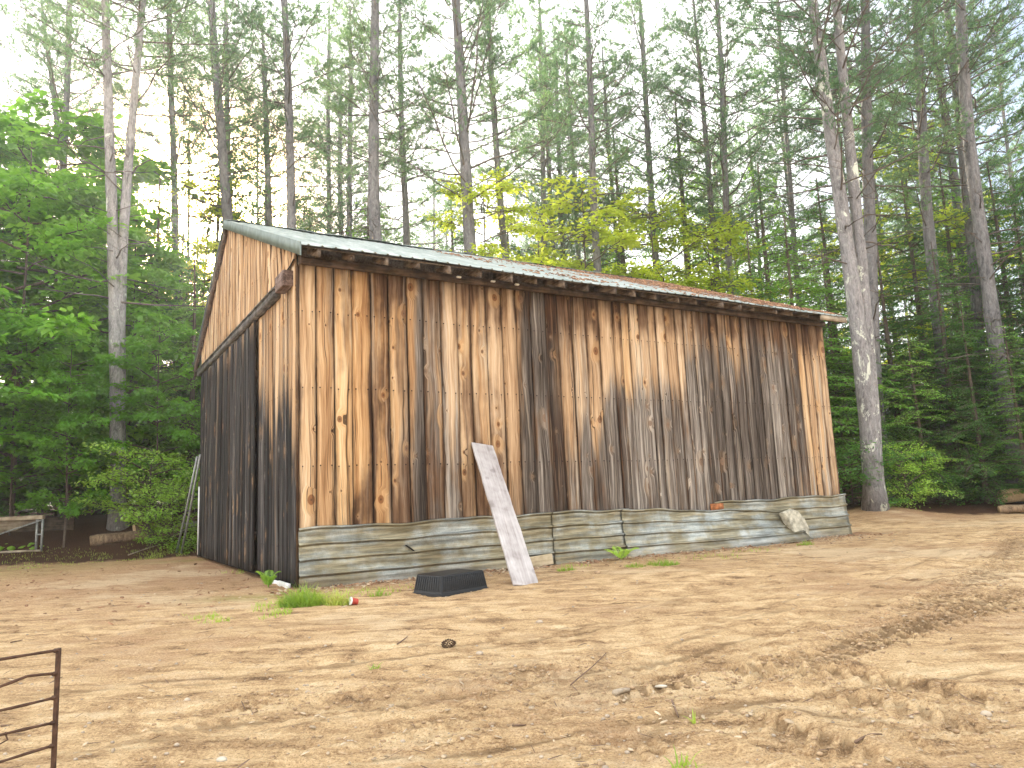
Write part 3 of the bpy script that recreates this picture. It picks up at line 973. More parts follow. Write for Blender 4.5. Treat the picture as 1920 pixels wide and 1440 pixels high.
# fascia of the far end and wall plate
mb = MB(); mb.box(.01, BL - .01, -.14, -.052, HE - .005, HE + .115); mb.build('wall_plate', M['beam'], shed)
mb = MB(); mb.box(.0, BL, -.012, .006, HE - .03, EZ + (RZ - EZ) / (RT + OF) * OF - .05); mb.build('frieze_board', M['rafter'], shed)
ns = 23
kf = (RZ - EZ) / (RT + OF)
for i in range(ns):
    x = .10 + (BL - .2) * i / (ns - 1) + rng.uniform(-.05, .05)
    w = .05 if i % 3 else .06
    e = -OF + rng.uniform(-.03, .16)
    d0, d1 = rng.uniform(.13, .17), .19
    z0 = EZ + kf * (e + OF) - .035; z1 = EZ + kf * (OF + .5) - .035
    mb = MB()
    V = [(x, e, z0 - d0), (x + w, e, z0 - d0), (x + w, .5, z1 - d1), (x, .5, z1 - d1), (x, e, z0), (x + w, e, z0), (x + w, .5, z1), (x, .5, z1)]
    mb.add(V, [[3, 2, 1, 0], [4, 5, 6, 7], [0, 1, 5, 4], [2, 3, 7, 6], [1, 2, 6, 5], [3, 0, 4, 7]])
    mb.build('rafter', M['rafter'], shed)
# purlin boards under the sheets
mb = MB()
for t in (-OF + .06, -OF + .45):
    z = EZ + kf * (t + OF) - .03
    mb.add([(-OG + .01, t, z - .022), (BL + .03, t, z - .022), (BL + .03, t + .14, z - .022 + kf * .14), (-OG + .01, t + .14, z - .022 + kf * .14),
            (-OG + .01, t, z), (BL + .03, t, z), (BL + .03, t + .14, z + kf * .14), (-OG + .01, t + .14, z + kf * .14)],
           [[3, 2, 1, 0], [4, 5, 6, 7], [0, 1, 5, 4], [2, 3, 7, 6], [1, 2, 6, 5], [3, 0, 4, 7]])
mb.build('roof_purlin', M['rafter'], shed)
mb = MB(); mb.box(BL - .95, BL + .028, -OF - .02, -OF + .02, EZ - .155, EZ - .03)
mb.build('eave_fascia', M['grey_wood'], shed)
# a few pale scraps caught under the eave
for px, py in ((861, 519), (925, 527), (970, 533)):
    s, z = wall_hit(px, py, -.3)
    mb = MB(); mb.box(s - .05, s + .045, -.32, -.26, z - .02, z + .015)
    bevel(mb.build('paper_scrap', M['white'], shed), .015)

# skirt of ribbed sheets laid sideways along the foot of the wall
def skirt(s0, s1, zt0, zt1, zb, out, bulge0, bulge1, lift=0.0, name='skirt_sheet', cut=0.0):
    ribs = 4
    prof_z = []; prof_o = []
    zs = np.linspace(0, 1, 91)
    o = np.zeros_like(zs)
    for k in range(ribs + 1):
        c = k / ribs * .965 + .012
        o = np.maximum(o, .042 * np.clip(2.3 - np.abs(zs - c) / .0115, 0, 1))
    o += .03 + .002 * np.sin(zs * 2 * np.pi * ribs * 2)
    n = max(8, int((s1 - s0) / .12))
    q = np.linspace(0, 1, n)
    S = s0 + (s1 - s0) * q
    V = []
    for a, b in zip(q, S):
        top = zt0 + (zt1 - zt0) * a + .016 * math.sin(b * 2.7) + .010 * math.sin(b * 6)
        zbt = zb + lift * a ** 3
        Z = zbt + (top - zbt) * zs
        bl = bulge0 + (bulge1 - bulge0) * a
        O = out + o + bl * (1 - zs) ** 1.7 + .010 * np.sin(b * 2.1 + zs * 4) + .018 * vnoise(np.full_like(zs, b * 1.6), zs * 3, 51)
        sh = cut * (1 - zs) * a ** 4
        V.append(np.stack([b + sh, -O, Z], 1))
    V = np.stack(V, 0).reshape(-1, 3)
    m = len(zs)
    i = np.arange(n - 1)[:, None] * m; j = np.arange(m - 1)[None]
    f = np.stack([i + j, i + m + j, i + m + j + 1, i + j + 1], -1).reshape(-1, 4)
    mb = MB(); mb.add(V, f)
    ob = mb.build(name, M['skirt'], shed)
    sm = ob.modifiers.new('solid', 'SOLIDIFY'); sm.thickness = .004
    return ob


sk = [wall_hit(px, 985)[0] for px in (1030, 1160)]
sA, sB = float(sk[0]), float(sk[1])
sC = float(wall_hit(1482, 1000)[0]); sD = float(wall_hit(1335, 950)[0])
skirt(-.02, sA + .12, .965, .99, -.05, .05, .03, .05)
skirt(sA, sB + .2, .99, .98, -.05, .075, .06, .07)
skirt(sD, BL + .12, 1.0, 1.02, -.05, .05, .05, .12)
skirt(sB, sC, .97, .70, -.05, .105, .10, .58, lift=.09, cut=-.12)
# rusty bent corner of the upper far sheet, and a torn slit in the nearest one
mb = MB(); mb.box(sD - .14, sD + .26, -.105, -.088, .80, .965); mb.build('rusty_patch', m_plain('orange_rust', (.34, .13, .05), .9, 0, .5, 9), shed)
a = wall_hit(760, 1022, -.1); b = wall_hit(781, 1037, -.1)
mb = MB(); mb.tubes(np.array([(a[0], -.115, a[1]), ((a[0] + b[0]) / 2, -.13, (a[1] + b[1]) / 2), (b[0], -.115, b[1])]), np.array([.012, .016, .006]), 5)
mb.build('torn_slit', M['dark'], shed)

# ------------------------------------------------------------------ things in the yard
def rock_mesh(mb, c, r, seed, squash=(1, 1, .7), rough=.25, mat=0, nu=12, nv=8):
    rg = np.random.default_rng(seed)
    u = np.arange(nu) * 2 * np.pi / nu; v = np.linspace(0, np.pi, nv)
    U, Vv = np.meshgrid(u, v)
    D = np.stack([np.sin(Vv) * np.cos(U), np.sin(Vv) * np.sin(U), np.cos(Vv)], -1)
    k = rg.normal(0, 1, (5, 3)); ph = rg.uniform(0, 6, 5)
    w = sum(np.sin((D @ k[i]) * 2.2 + ph[i]) for i in range(5)) / 5
    P = D * (1 + rough * w)[..., None] * r * np.array(squash) + np.array(c)
    i = np.arange(nv - 1)[:, None] * nu; j = np.arange(nu)[None]; j2 = (j + 1) % nu
    f = np.stack([i + j, i + nu + j, i + nu + j2, i + j2], -1).reshape(-1, 4)
    mb.add(P.reshape(-1, 3), f, mat)


def blades(mb, base, h, w, lean, rg, mat=0, seg=3, hs=None):
    """grass blades: base (N,3)"""
    N = len(base)
    az = rg.uniform(0, 2 * np.pi, N); L = h * rg.uniform(.35, 1.15, N) * (hs if hs is not None else 1); ln = lean * rg.uniform(.2, 1.4, N)
    d = np.stack([np.cos(az), np.sin(az), 0 * az], 1); sd = np.stack([-np.sin(az + rg.uniform(-.8, .8, N)), np.cos(az), 0 * az], 1)
    rows = []
    for k in range(seg + 1):
        q = k / seg
        c = base + d * (ln * q ** 2)[:, None] * L[:, None]; c = c.copy(); c[:, 2] += L * (q - .35 * ln * q ** 2)
        ww = w * (1 - q) ** .7 + .0006
        rows.append(np.stack([c - sd * ww, c + sd * ww], 1))
    V = np.stack(rows, 1).reshape(-1, 3)
    b = np.arange(N)[:, None] * (2 * (seg + 1)); k = np.arange(seg)[None] * 2
    f = np.stack([b + k, b + k + 1, b + k + 3, b + k + 2], -1).reshape(-1, 4)
    mb.add(V, f, mat)


# leaning whitewashed plank
pb = on_ground(986, 1096); st, zt_ = wall_hit(905, 832, -.08)
ptop = barn(st, -.045, zt_)
bl = to_barn(pb)
ax = Vector(ptop - pb); Lp = ax.length; ax.normalize()
side = Vector((CA, SA, 0)); nrm = side.cross(ax).normalized() * 1; side = ax.cross(nrm).normalized()
Mx = Matrix((side, nrm, ax)).transposed().to_4x4(); Mx.translation = Vector(pb) - ax * .03
wpx = 48 * np.linalg.norm(pb[:2]) / F
mb = MB(); nz = 26
V = []
for k in range(nz):
    q = k / (nz - 1)
    hw = wpx / 2 * 1.06 + .004 * math.sin(k * .9) + .003 * math.sin(k * 2.3)
    z = q * Lp
    sk_ = .012 if k == nz - 1 else 0
    V += [(-hw, -.022, z + sk_), (hw, -.022, z - sk_), (hw, .022, z - sk_), (-hw, .022, z + sk_)]
f = [[i * 4 + c, i * 4 + (c + 1) % 4, i * 4 + 4 + (c + 1) % 4, i * 4 + 4 + c] for i in range(nz - 1) for c in range(4)]
mb.add(V, f); mb.add(V, [[3, 2, 1, 0], [(nz - 1) * 4 + c for c in range(4)]])
plank = mb.build('leaning_plank', M['white_wood']); plank.matrix_world = Mx; bevel(plank, .006)
tag(plank, 'long whitewashed plank with grey knots leaning against the shed wall', 'plank')

# wood offcut behind the plank
p0 = to_barn(on_ground(1012, 1060)); s0, z0 = wall_hit(1015, 1048, -.22)
mb = MB(); mb.box(-.42, .26, -.05, .05, 0, .20)
wb = bevel(mb.build('wood_offcut', M['pale_wood'], loc=barn(s0 - .02, -.24, .0)), .012); wb.rotation_euler = (R(-6), R(-3), BA + R(3))
tag(wb, 'pale thick offcut of timber standing against the sheet skirt behind the leaning plank', 'timber')

# upside-down black tub
pc = [on_ground(792, 1110), on_ground(826, 1119), on_ground(920, 1104)]
v1 = (pc[2] - pc[1])[:2]; lx = np.linalg.norm(v1); ang = math.atan2(v1[1], v1[0]); ly = .68
nrm2 = np.array([-math.sin(ang), math.cos(ang)])
cen = pc[1][:2] + v1 / 2 + nrm2 * ly / 2
mb = MB()
def rrect(a, b, r, n=6):
    out = []
    for cx, cy, s in ((a - r, b - r, 0), (-a + r, b - r, 1), (-a + r, -b + r, 2), (a - r, -b + r, 3)):
        for k in range(n + 1):
            t = (s + k / n) * math.pi / 2
            out.append((cx + r * math.cos(t), cy + r * math.sin(t)))
    return np.array(out)
lev = [(1.0, 0.0, .05), (1.0, .03, .05), (.955, .035, .045), (.945, .06, .045), (.875, .255, .05), (.86, .28, .05), (.83, .29, .045)]
n = 28
rows = [np.c_[rrect(lx / 2 * k, ly / 2 * k - 0 * k, r), np.full(n, z)] for k, z, r in lev]
V = np.concatenate(rows)
f = [[a * n + j, a * n + (j + 1) % n, a * n + n + (j + 1) % n, a * n + n + j] for a in range(len(lev) - 1) for j in range(n)]
mb.add(V, f); mb.add(V, [[(len(lev) - 1) * n + j for j in range(n)]])
tub = empty('upturned_tub', (cen[0], cen[1], min(p[2] for p in pc) - .015), ang)
tag(tub, 'black plastic mixing tub turned upside down on the dirt by the skirt', 'tub')
bevel(mb.build('tub_shell', M['tub'], tub, smooth=False), .006)
mb = MB()
# little ribs round the shoulder and up the sides
for k in np.linspace(-.92, .92, 22):
    x = k * lx / 2 * .9
    for sgn in (-1, 1):
        y0, y1 = sgn * ly / 2 * .95, sgn * ly / 2 * .86
        mb.tubes(np.array([(x, y0, .07), (x * .965, (y0 + y1) / 2 + sgn * .004, .17), (x * .93, y1 + sgn * .004, .268)]), np.array([.004, .005, .013]), 4)
for k in np.linspace(-.85, .85, 11):
    y = k * ly / 2 * .9
    for sgn in (-1, 1):
        x0, x1 = sgn * lx / 2 * .95, sgn * lx / 2 * .86
        mb.tubes(np.array([(x0, y, .07), ((x0 + x1) / 2 + sgn * .004, y * .965, .17), (x1 + sgn * .004, y * .93, .268)]), np.array([.004, .005, .013]), 4)
mb.build('tub_ribs', M['tub'], tub)

# crushed drinking cup
cp = on_ground(666, 1133)
cup = empty('crushed_cup', (cp[0], cp[1], cp[2] + .045)); cup.rotation_euler = (R(78), R(12), R(-62))
tag(cup, 'crushed red and white plastic cup lying on the dirt near the shed corner', 'cup')
mb = MB(); n = 20; an = np.arange(n) * 2 * np.pi / n
rows = [np.stack([r * np.cos(an) * (1 + .1 * np.sin(2 * an)), r * np.sin(an) * .82, np.full(n, z)], 1) for r, z in ((.048, -.03), (.056, .06), (.06, .062), (.052, .055), (.045, -.02))]
V = np.concatenate(rows); f = [[a * n + j, a * n + (j + 1) % n, a * n + n + (j + 1) % n, a * n + n + j] for a in range(4) for j in range(n)]
mb.add(V, f); mb.add(V, [[j for j in range(n)][::-1]]); mb.build('cup_wall', M['red'], cup, smooth=True)
mb = MB(); rows = [np.stack([r * np.cos(an), r * np.sin(an) * .82, np.full(n, z)], 1) for r, z in ((.061, .056), (.066, .064), (.061, .072), (.052, .066))]
V = np.concatenate(rows); mb.add(V, [[a * n + j, a * n + (j + 1) % n, a * n + n + (j + 1) % n, a * n + n + j] for a in range(3) for j in range(n)])
mb.add(V, [[3 * n + j for j in range(n)]])
mb.build('cup_lid', M['white'], cup, smooth=True)

# stone slab leaning on the far end of the skirt
a = on_ground(1500, 1014); mb = MB()
out = [(-.26, .0), (.27, .0), (.36, .28), (.33, .55), (.16, .76), (-.10, .84), (-.42, .80), (-.34, .55), (-.24, .25)]
n = len(out)
for k, yy, sc in ((0, -.05, .96), (1, -.03, 1), (2, .04, 1), (3, .06, .95)):
    pass
rows = [np.array([(x * sc, yy + .015 * math.sin(x * 9 + z * 7), (z - .4) * sc + .4) for x, z in out]) for yy, sc in ((-.085, .90), (-.05, 1), (.05, 1), (.085, .92))]
V = np.concatenate(rows)
f = [[r * n + j, r * n + (j + 1) % n, r * n + n + (j + 1) % n, r * n + n + j] for r in range(3) for j in range(n)]
mb.add(V, f); mb.add(V, [list(range(n))[::-1], [3 * n + j for j in range(n)]])
sl_ = bevel(mb.build('stone_slab', M['stone'], loc=tuple(barn(to_barn(a)[0], min(to_barn(a)[1], -.42), a[2] - .05))), .02, 3); sl_.rotation_euler = (R(-10), R(-5), BA + R(4)); sl_.scale = (.98, 1, .98)
tag(sl_, 'pale lichen-spotted stone slab standing on edge against the far sheet skirt', 'stone')

# poles leaning on the back corner of the shed
for k, (b0, t0_) in enumerate((((331, 1036), (370, 862)), ((340, 1038), (376, 858)))):
    t_, z_ = gable_hit(*t0_, s=-.12)
    pt = barn(-.14, min(t_, BW + .1), z_); pb_ = ground_at(*b0)
    d = pt - pb_
    mb = MB(); mb.tubes(np.array([pb_ - d * .02, pb_ + d * .5 + [.01, 0, -.02], pb_ + d * 1.03]), np.array([.034, .032, .03]), 8)
    tag(mb.build('leaning_pole', M['pole'], smooth=True), ('dull metal pole leaning on the back corner of the shed, farther from the wall' if k == 0 else 'dull metal pole leaning on the back corner of the shed, closer to the wall'), 'pole', 'poles leaning at the back corner of the shed')


def log(p0, p1, r0, r1, name, label, cat='log', group=None, mat='log', lift=.8):
    o = empty(name, tuple((p0 + p1) / 2)); tag(o, label, cat, group)
    q = np.linspace(0, 1, 14)[:, None]; c = (p0 + p1) / 2
    P = p0 + (p1 - p0) * q - c
    P[:, 2] += r0 * lift + .02 * np.sin(q[:, 0] * 7)
    P[:, :2] += (.02 * np.sin(q * 5 + 1))
    rad = r0 + (r1 - r0) * q[:, 0] + .012 * np.sin(q[:, 0] * 17)
    mb = MB(); mb.tubes(P, rad, 14, cap=False); mb.build('log_body', M[mat], o, smooth=True)
    for e, nx, r in ((0, 1, rad[0]), (-1, -2, rad[-1])):
        d = P[e] - P[nx]; d /= np.linalg.norm(d)
        mb = MB(); mb.tubes(np.array([P[e] - d * .01, P[e] + d * .006]), np.array([r * .97, r * .93]), 14); mb.build('cut_end', M['log_end'], o)
    return o


log(ground_at(168, 1024), ground_at(338, 1004), .17, .14, 'fallen_log', 'long fallen log lying at the foot of the pale twin-stemmed tree')
log(ground_at(326, 1000), ground_at(420, 985), .15, .13, 'pale_log', 'short pale barkless log lying behind the poles beside the shed', mat='white_wood')
log(ground_at(250, 1000), ground_at(430, 968) , .16, .13, 'mossy_log', 'upper grey log lying on the bank behind the long fallen log', mat='log')
g0 = ground_at(1882, 950); g1 = at_y(2010, 955, g0[1] + .6); g1[2] = g0[2]
log(g0, g1, .23, .25, 'sawn_log', 'thick freshly cut log lying on smaller timber at the edge of the woods', mat='log_end', lift=1.5)
g0 = ground_at(1874, 962); g1 = at_y(2010, 975, g0[1] - .5); g1[2] = g0[2]
log(g0 , g1, .13, .14, 'dark_log', 'dark reddish log lying in front of the thick freshly cut log', mat='log')

# open timber bin on the left, at the foot of the bank
bA = ground_at(78, 1034); bB = ground_at(-70, 1040)
bn = empty('timber_bin', tuple(bA), math.atan2((bA - bB)[1], (bA - bB)[0]))
tag(bn, 'low grey timber bin with a sagging board lid and pale wire front', 'bin')
kpx = bA[1] / F
hB = 66 * kpx; dB = 1.5; LB = 3.6
mb = MB(); mb.box(-LB, .0, -.04, .10, hB - .12, hB); bevel(mb.build('top_rail', M['grey_wood'], bn), .01)
mb = MB()
mb.add([(-LB, .12, hB - .1), (-.15, .12, hB - .1), (-.95, .2, .62), (-LB, .3, .40), (-LB, .16, hB - .1), (-.15, .16, hB - .1), (-.95, .24, .62), (-LB, .34, .40)],
       [[3, 2, 1, 0], [4, 5, 6, 7], [0, 1, 5, 4], [1, 2, 6, 5], [2, 3, 7, 6], [3, 0, 4, 7]])
mb.build('sagging_lid', M['grey_wood'], bn)
mb = MB(); mb.add([(-LB, dB, .0), (.05, dB, .0), (.05, dB, hB - .1), (-LB, dB, hB - .1), (-LB, dB + .05, 0), (.05, dB + .05, 0), (.05, dB + .05, hB - .1), (-LB, dB + .05, hB - .1)],
       [[0, 1, 2, 3], [7, 6, 5, 4], [3, 2, 6, 7]])
mb.build('back_board', M['beam'], bn)
for x in (-.16, .0):
    mb = MB(); mb.box(x - .03, x + .02, -.03, .02, 0, hB - .12); mb.build('post', M['pole'], bn)
mb = MB(); mb.tubes(np.array([(-.03, -.06, hB - .15), (-1.2, -.05, .55)]), np.array([.022, .022]), 6); mb.build('brace', M['pole'], bn)
mb = MB(); mb.box(-.16, 0, -.02, .02, hB * .45, hB * .45 + .04); mb.build('cross_piece', M['pole'], bn)
mb = MB(); mb.box(-1.3, .0, -.10, -.04, .0, .06); mb.build('bottom_rail', M['grey_wood'], bn)
mb = MB()
rgm = np.random.default_rng(8)
for k in range(40): rock_mesh(mb, (rgm.uniform(-2.4, -.2), rgm.uniform(.1, 1.0), rgm.uniform(.03, .16)), rgm.uniform(.06, .16), 100 + k, rough=.5)
hp = mb.build('scrap_wood', M['shrub']); hp.location = bn.location; hp.rotation_euler = bn.rotation_euler
tag(hp, 'low green weedy heap of scraps inside the timber bin', 'weed heap', kind='stuff')

# rusty bar gate in the near corner
gp = at_y(110, 1215, 3.45)
gd = np.array([-math.sin(R(33)), -math.cos(R(33)), 0])
gg = gz_at(gp[0], gp[1])
gate = empty('rusty_gate', (gp[0], gp[1], gg))
tag(gate, 'rusty steel panel of thin bent bars standing in the near corner of the yard', 'gate')
ht = gp[2] - gg
rails_px = [1219, 1262.5, 1307, 1354, 1397, 1442]
Lg = 2.4
mb = MB(); mb.box(-.009, .009, -.009, .009, -.05, ht); bevel(mb.build('post', M['rust'], gate), .003)
mb = MB(); e = gd * Lg
mb.box(e[0] - .012, e[0] + .012, e[1] - .012, e[1] + .012, gz_at(gp[0] + e[0], gp[1] + e[1]) - gg - .05, ht); mb.build('post', M['rust'], gate)
zr_ = [at_y(110, y, 3.45)[2] - gg for y in rails_px]
while zr_[-1] > .09: zr_.append(zr_[-1] - .11)
for k, z in enumerate(zr_):
    q = np.linspace(0, Lg, 40)
    P = gd[None] * q[:, None]; P = P + [0, 0, z]
    bend = .006 * np.sin(q * 6 + k * 2) + (.028 * sstep(.04, .2, q) * (k == 1) * -0.0) + (.02 * np.exp(-((q - .12) / .08) ** 2) if k == 1 else 0)
    P[:, 2] += bend - bend[0]
    mb = MB(); mb.tubes(P, np.full(40, .0062) + .0010 * np.sin(q * 40 + k), 8)
    rock_mesh(mb, P[0] + gd * .012, .013, 60 + k, rough=.15, squash=(1, 1, .8))
    mb.build('rail', M['rust'], gate, smooth=True)
mb = MB(); z4 = zr_[3]; P0 = gd * .2 + [0, 0, z4]
mb.tubes(np.array([P0 + [0, 0, .012], P0 + gd * -.012 + [0, 0, -.02], P0 + gd * .02 + [0, 0, -.03], P0 + gd * .03 + [0, 0, .01]]), np.full(4, .004), 6)
mb.build('wire_tie', M['rust'], gate)

# single stones, cone and sticks that can be picked out
def stone(px, py, wpx, label, seed, mat='pebble', sq=(1, .8, .55)):
    p = on_ground(px, py); r = wpx * np.linalg.norm(p[:2]) / F / 2
    mb = MB(); rock_mesh(mb, (0, 0, 0), r, seed, sq, .22, nu=16, nv=10)
    o = mb.build('small_stone', M[mat], loc=(p[0], p[1], p[2] + r * .22), smooth=True)
    tag(o, label, 'stone')


stone(416, 1426, 17, 'round white pebble at the bottom of the yard right of the gate', 1, 'stone_pale')
stone(899, 1225, 14, 'tan stone on the dirt below the black tub', 2)
stone(1012, 1167, 13, 'pale lone stone on the dirt below the foot of the leaning plank', 3)
stone(283, 1255, 12, 'small dark stone lying right of the top of the gate', 4, 'clod')
stone(1240, 1292, 18, 'flat white stone beside the thick stick in the lower middle', 5, 'stone_pale', (1.2, .6, .3))
stone(1319, 1280, 11, 'small white stone right of the flat white stone', 6, 'stone_pale')
stone(1120, 1076, 12, 'reddish stone on the scattered chips by the skirt', 7, 'clod')
stone(569, 1117, 9, 'whitish pebble under the grass tuft at the shed corner', 8)
pcn = on_ground(842, 1213); mb = MB(); rgc = np.random.default_rng(3)
for k in range(70):
    t = k / 70; a = k * 2.4; r = .035 * math.sin(math.pi * (.12 + .85 * t)) + .004
    c = np.array([(t - .5) * .13, math.cos(a) * r, math.sin(a) * r + .03])
    rock_mesh(mb, c, .011, k, (1, 1, .5), .3, nu=6, nv=4)
cone = mb.build('pine_cone', M['cone'], loc=tuple(pcn)); cone.rotation_euler = (0, 0, .5)
tag(cone, 'dark brown pine cone lying alone on the dirt below the tub', 'pine cone')


def stick(pts, r, label, mat='stick', lift=.01):
    P = np.array([on_ground(*p) for p in pts]); P[:, 2] += lift
    P, _ = resample(P, max(.02, np.linalg.norm(P[-1] - P[0]) / 10)); n = len(P)
    mb = MB(); mb.tubes(P, np.linspace(r, r * .6, n), 6)
    tag(mb.build('dry_stick', M[mat], smooth=True), label, 'stick')


stick([(1152, 1307), (1163, 1302), (1180, 1299)], .022, 'short thick barkless stick lying on the dirt in the lower middle', 'grey_wood', .018)
stick([(1070, 1288), (1090, 1262), (1112, 1248), (1137, 1232)], .006, 'long thin bent twig on the dirt below the leaning plank')
stick([(1260, 1322), (1266, 1334), (1272, 1344)], .008, 'dark upright-looking twig near the bottom middle')
stick([(1604, 1400), (1630, 1392), (1654, 1383)], .007, 'dark twig lying on the churned tyre rut at the lower right')
stick([(2, 1373), (14, 1368), (24, 1362)], .008, 'dark twig lying behind the bars of the gate')
stick([(962, 1372), (975, 1366), (986, 1360)], .007, 'small dark twig in the middle of the bottom edge')
stick([(20, 1206), (30, 1203), (42, 1200)], .008, 'small dark stick on the dirt above the gate')
stick([(240, 1043), (275, 1030), (300, 1022)], .016, 'thin pale branch on the ground in front of the fallen log', 'grey_wood', .02)
stick([(745, 1211), (756, 1204), (764, 1195)], .007, 'crooked twig left of the pine cone')

# loose litter: too many pieces to count
rg = np.random.default_rng(77)


def scatter(name, label, cat, mat, n, pick, size, flat=True, stretch=(3, 1)):
    x, y = pick(n); z = hfull(x, y)
    L = size * rg.uniform(.4, 1.6, len(x)); W = L / rg.uniform(*sorted((stretch[1] + .4, stretch[0] + .4)), len(x))
    az = rg.normal(.5, 1.0, len(x)); tl = rg.normal(0, .22, len(x))
    a = np.stack([np.cos(az), np.sin(az), tl], 1); b = np.stack([-np.sin(az), np.cos(az), rg.normal(0, .25, len(x))], 1)
    c = np.stack([x, y, z + .006 + np.abs(tl) * L * .5], 1)
    th_ = np.array([0, 0, 1])[None] * (W * .22)[:, None]
    la, wb_ = a * L[:, None] / 2, b * W[:, None] / 2
    V = np.stack([c - la - wb_ * .6, c - la * .2 - wb_, c + la - wb_ * .3, c + la * .9 + wb_ * .5, c - la * .1 + wb_, c - la * .8 + wb_ * .4], 1)
    V = np.stack([V, V + th_[:, None]], 1)          # bottom / top rings
    k = np.arange(len(x))[:, None] * 12
    mb = MB(); mb.add(V.reshape(-1, 3), k + np.array([[6, 7, 8, 9, 10, 11]]))
    V0 = mb.n
    fs = []
    for q in range(6): fs.append(k + np.array([[q, (q + 1) % 6, 6 + (q + 1) % 6, 6 + q]]))
    mb.f.append(np.concatenate(fs)); mb.m.append(0)
    o = mb.build(name, M[mat]); tag(o, label, cat, kind='stuff')


def pick_yard(n):
    th_ = rg.uniform(R(-40), R(40), n * 2); r_ = np.exp(rg.uniform(math.log(3.4), math.log(26), n * 2))
    x, y = r_ * np.sin(th_), r_ * np.cos(th_)
    k = vnoise(x * .5, y * .5, 61) + rg.uniform(-.5, .5, n * 2) > -.1
    b = np.stack([CA * (x - BX) + SA * (y - BY), -SA * (x - BX) + CA * (y - BY)], 1)
    k &= ~((b[:, 0] > -.1) & (b[:, 0] < BL) & (b[:, 1] > -.1) & (b[:, 1] < BW))
    return x[k][:n], y[k][:n]


def pick_base(n):
    s = rg.uniform(-.5, BL + 1, n); t = -.15 - rg.exponential(.33, n)
    k = vnoise(s * 1.2, t * 2, 62) > -.22
    return BX + CA * s[k] - SA * t[k], BY + SA * s[k] + CA * t[k]


def pick_left(n):
    x = rg.uniform(-16, -3.2, n); y = rg.uniform(9, 22, n)
    b0 = CA * (x - BX) + SA * (y - BY)
    k = (b0 < -.15) & (vnoise(x * .6, y * .6, 63) + rg.uniform(-.4, .4, n) > 0)
    return x[k], y[k]


scatter('wood_chips', 'pale wood chips strewn along the foot of the shed skirt', 'wood chips', 'chip', 900, pick_base, .06)
scatter('bark_litter', 'reddish bark scraps and needles fallen along the shed and the left yard', 'litter', 'litter', 1500, lambda n: tuple(np.concatenate(z) for z in zip(pick_base(n), pick_left(n))), .05)
scatter('dead_leaves', 'small dry leaf and chip scraps scattered over the tan yard', 'leaf litter', 'chip', 900, pick_yard, .030)
scatter('twig_litter', 'thin dark twig bits scattered over the yard', 'twigs', 'stick', 420, pick_yard, .07, stretch=(14, 8))
x, y = pick_yard(650); z = hfull(x, y); mb = MB()
for k in range(len(x)):
    r = .006 + .012 * rg.random() ** 2.5 + (.018 if rg.random() < .015 else 0)
    rock_mesh(mb, (x[k], y[k], z[k] + r * .3), r, k, (1, .85, .65), .25, nu=7, nv=5)
tag(mb.build('pebbles', M['pebble'], smooth=True), 'small pale pebbles scattered over the dirt yard', 'pebbles', kind='stuff')
mb = MB(); cx = []; cr_ = []
for P, q, w, dep, lug, per in TR:
    if lug < .02: continue
    for k in range(int(120 * q[-1])):
        cx.append(P[rg.integers(0, len(P))] + rg.normal(0, w * .85, 2)); cr_.append(.003 + .017 * rg.random() ** 3.2)
cx = np.array(cx); cz_ = hfull(cx[:, 0], cx[:, 1])
for k in range(len(cx)):
    rock_mesh(mb, (cx[k, 0], cx[k, 1], cz_[k] + cr_[k] * .2), cr_[k], k, (1.2, .9, .6), .4, nu=6, nv=4)
tag(mb.build('dirt_clods', M['clod']), 'crumbled dirt clods thrown up along the tyre ruts', 'dirt clods', kind='stuff')

# needles lying on the far half of the roof
n = 2600
s = BL * (1 - rg.random(n) ** 1.6 * .66); t = rg.uniform(-OF, RT - .2, n)
k = vnoise(s * .7, t * 1.3, 71) + .05 * (s - 7) > rg.uniform(-.25, .3, n); s, t = s[k], t[k]
z = roof_z(t) + .025; az = rg.uniform(0, 6.3, len(s)); L = rg.uniform(.06, .2, len(s))
d = np.stack([np.cos(az), np.sin(az) * .92, np.sin(az) * kf], 1) * L[:, None]
C0 = np.stack([BX + CA * s - SA * t, BY + SA * s + CA * t, z], 1)
dw = np.stack([CA * d[:, 0] - SA * d[:, 1], SA * d[:, 0] + CA * d[:, 1], d[:, 2]], 1)
mb = MB(); mb.tubes(np.stack([C0 - dw / 2, C0 + [0, 0, .02], C0 + dw / 2], 1), np.stack([np.full(len(s), .006), rg.uniform(.006, .02, len(s)), np.full(len(s), .004)], 1), 4, cap=False)
tag(mb.build('roof_needle_litter', M['litter']), 'brown pine needles and twigs lying on the far half of the metal roof', 'needle litter', kind='stuff')

# grass and weeds
def grass_clump(px, py, rad, n, h, name, label, cat='grass tuft', mat='grass', lean=.85, group=None):
    p = on_ground(px, py); rgb = np.random.default_rng(int(px * 7 + py))
    a = rgb.uniform(0, 6.3, n); r_ = rad * np.sqrt(rgb.random(n))
    x = r_ * np.cos(a); y = r_ * np.sin(a) * .6
    z = hfull(x + p[0], y + p[1]) - p[2] - .01
    mb = MB(); blades(mb, np.stack([x, y, z], 1), h, .006, lean, rgb, hs=1.05 - .6 * (r_ / rad) ** 2)
    tag(mb.build(name, M[mat], loc=tuple(p)), label, cat, group)


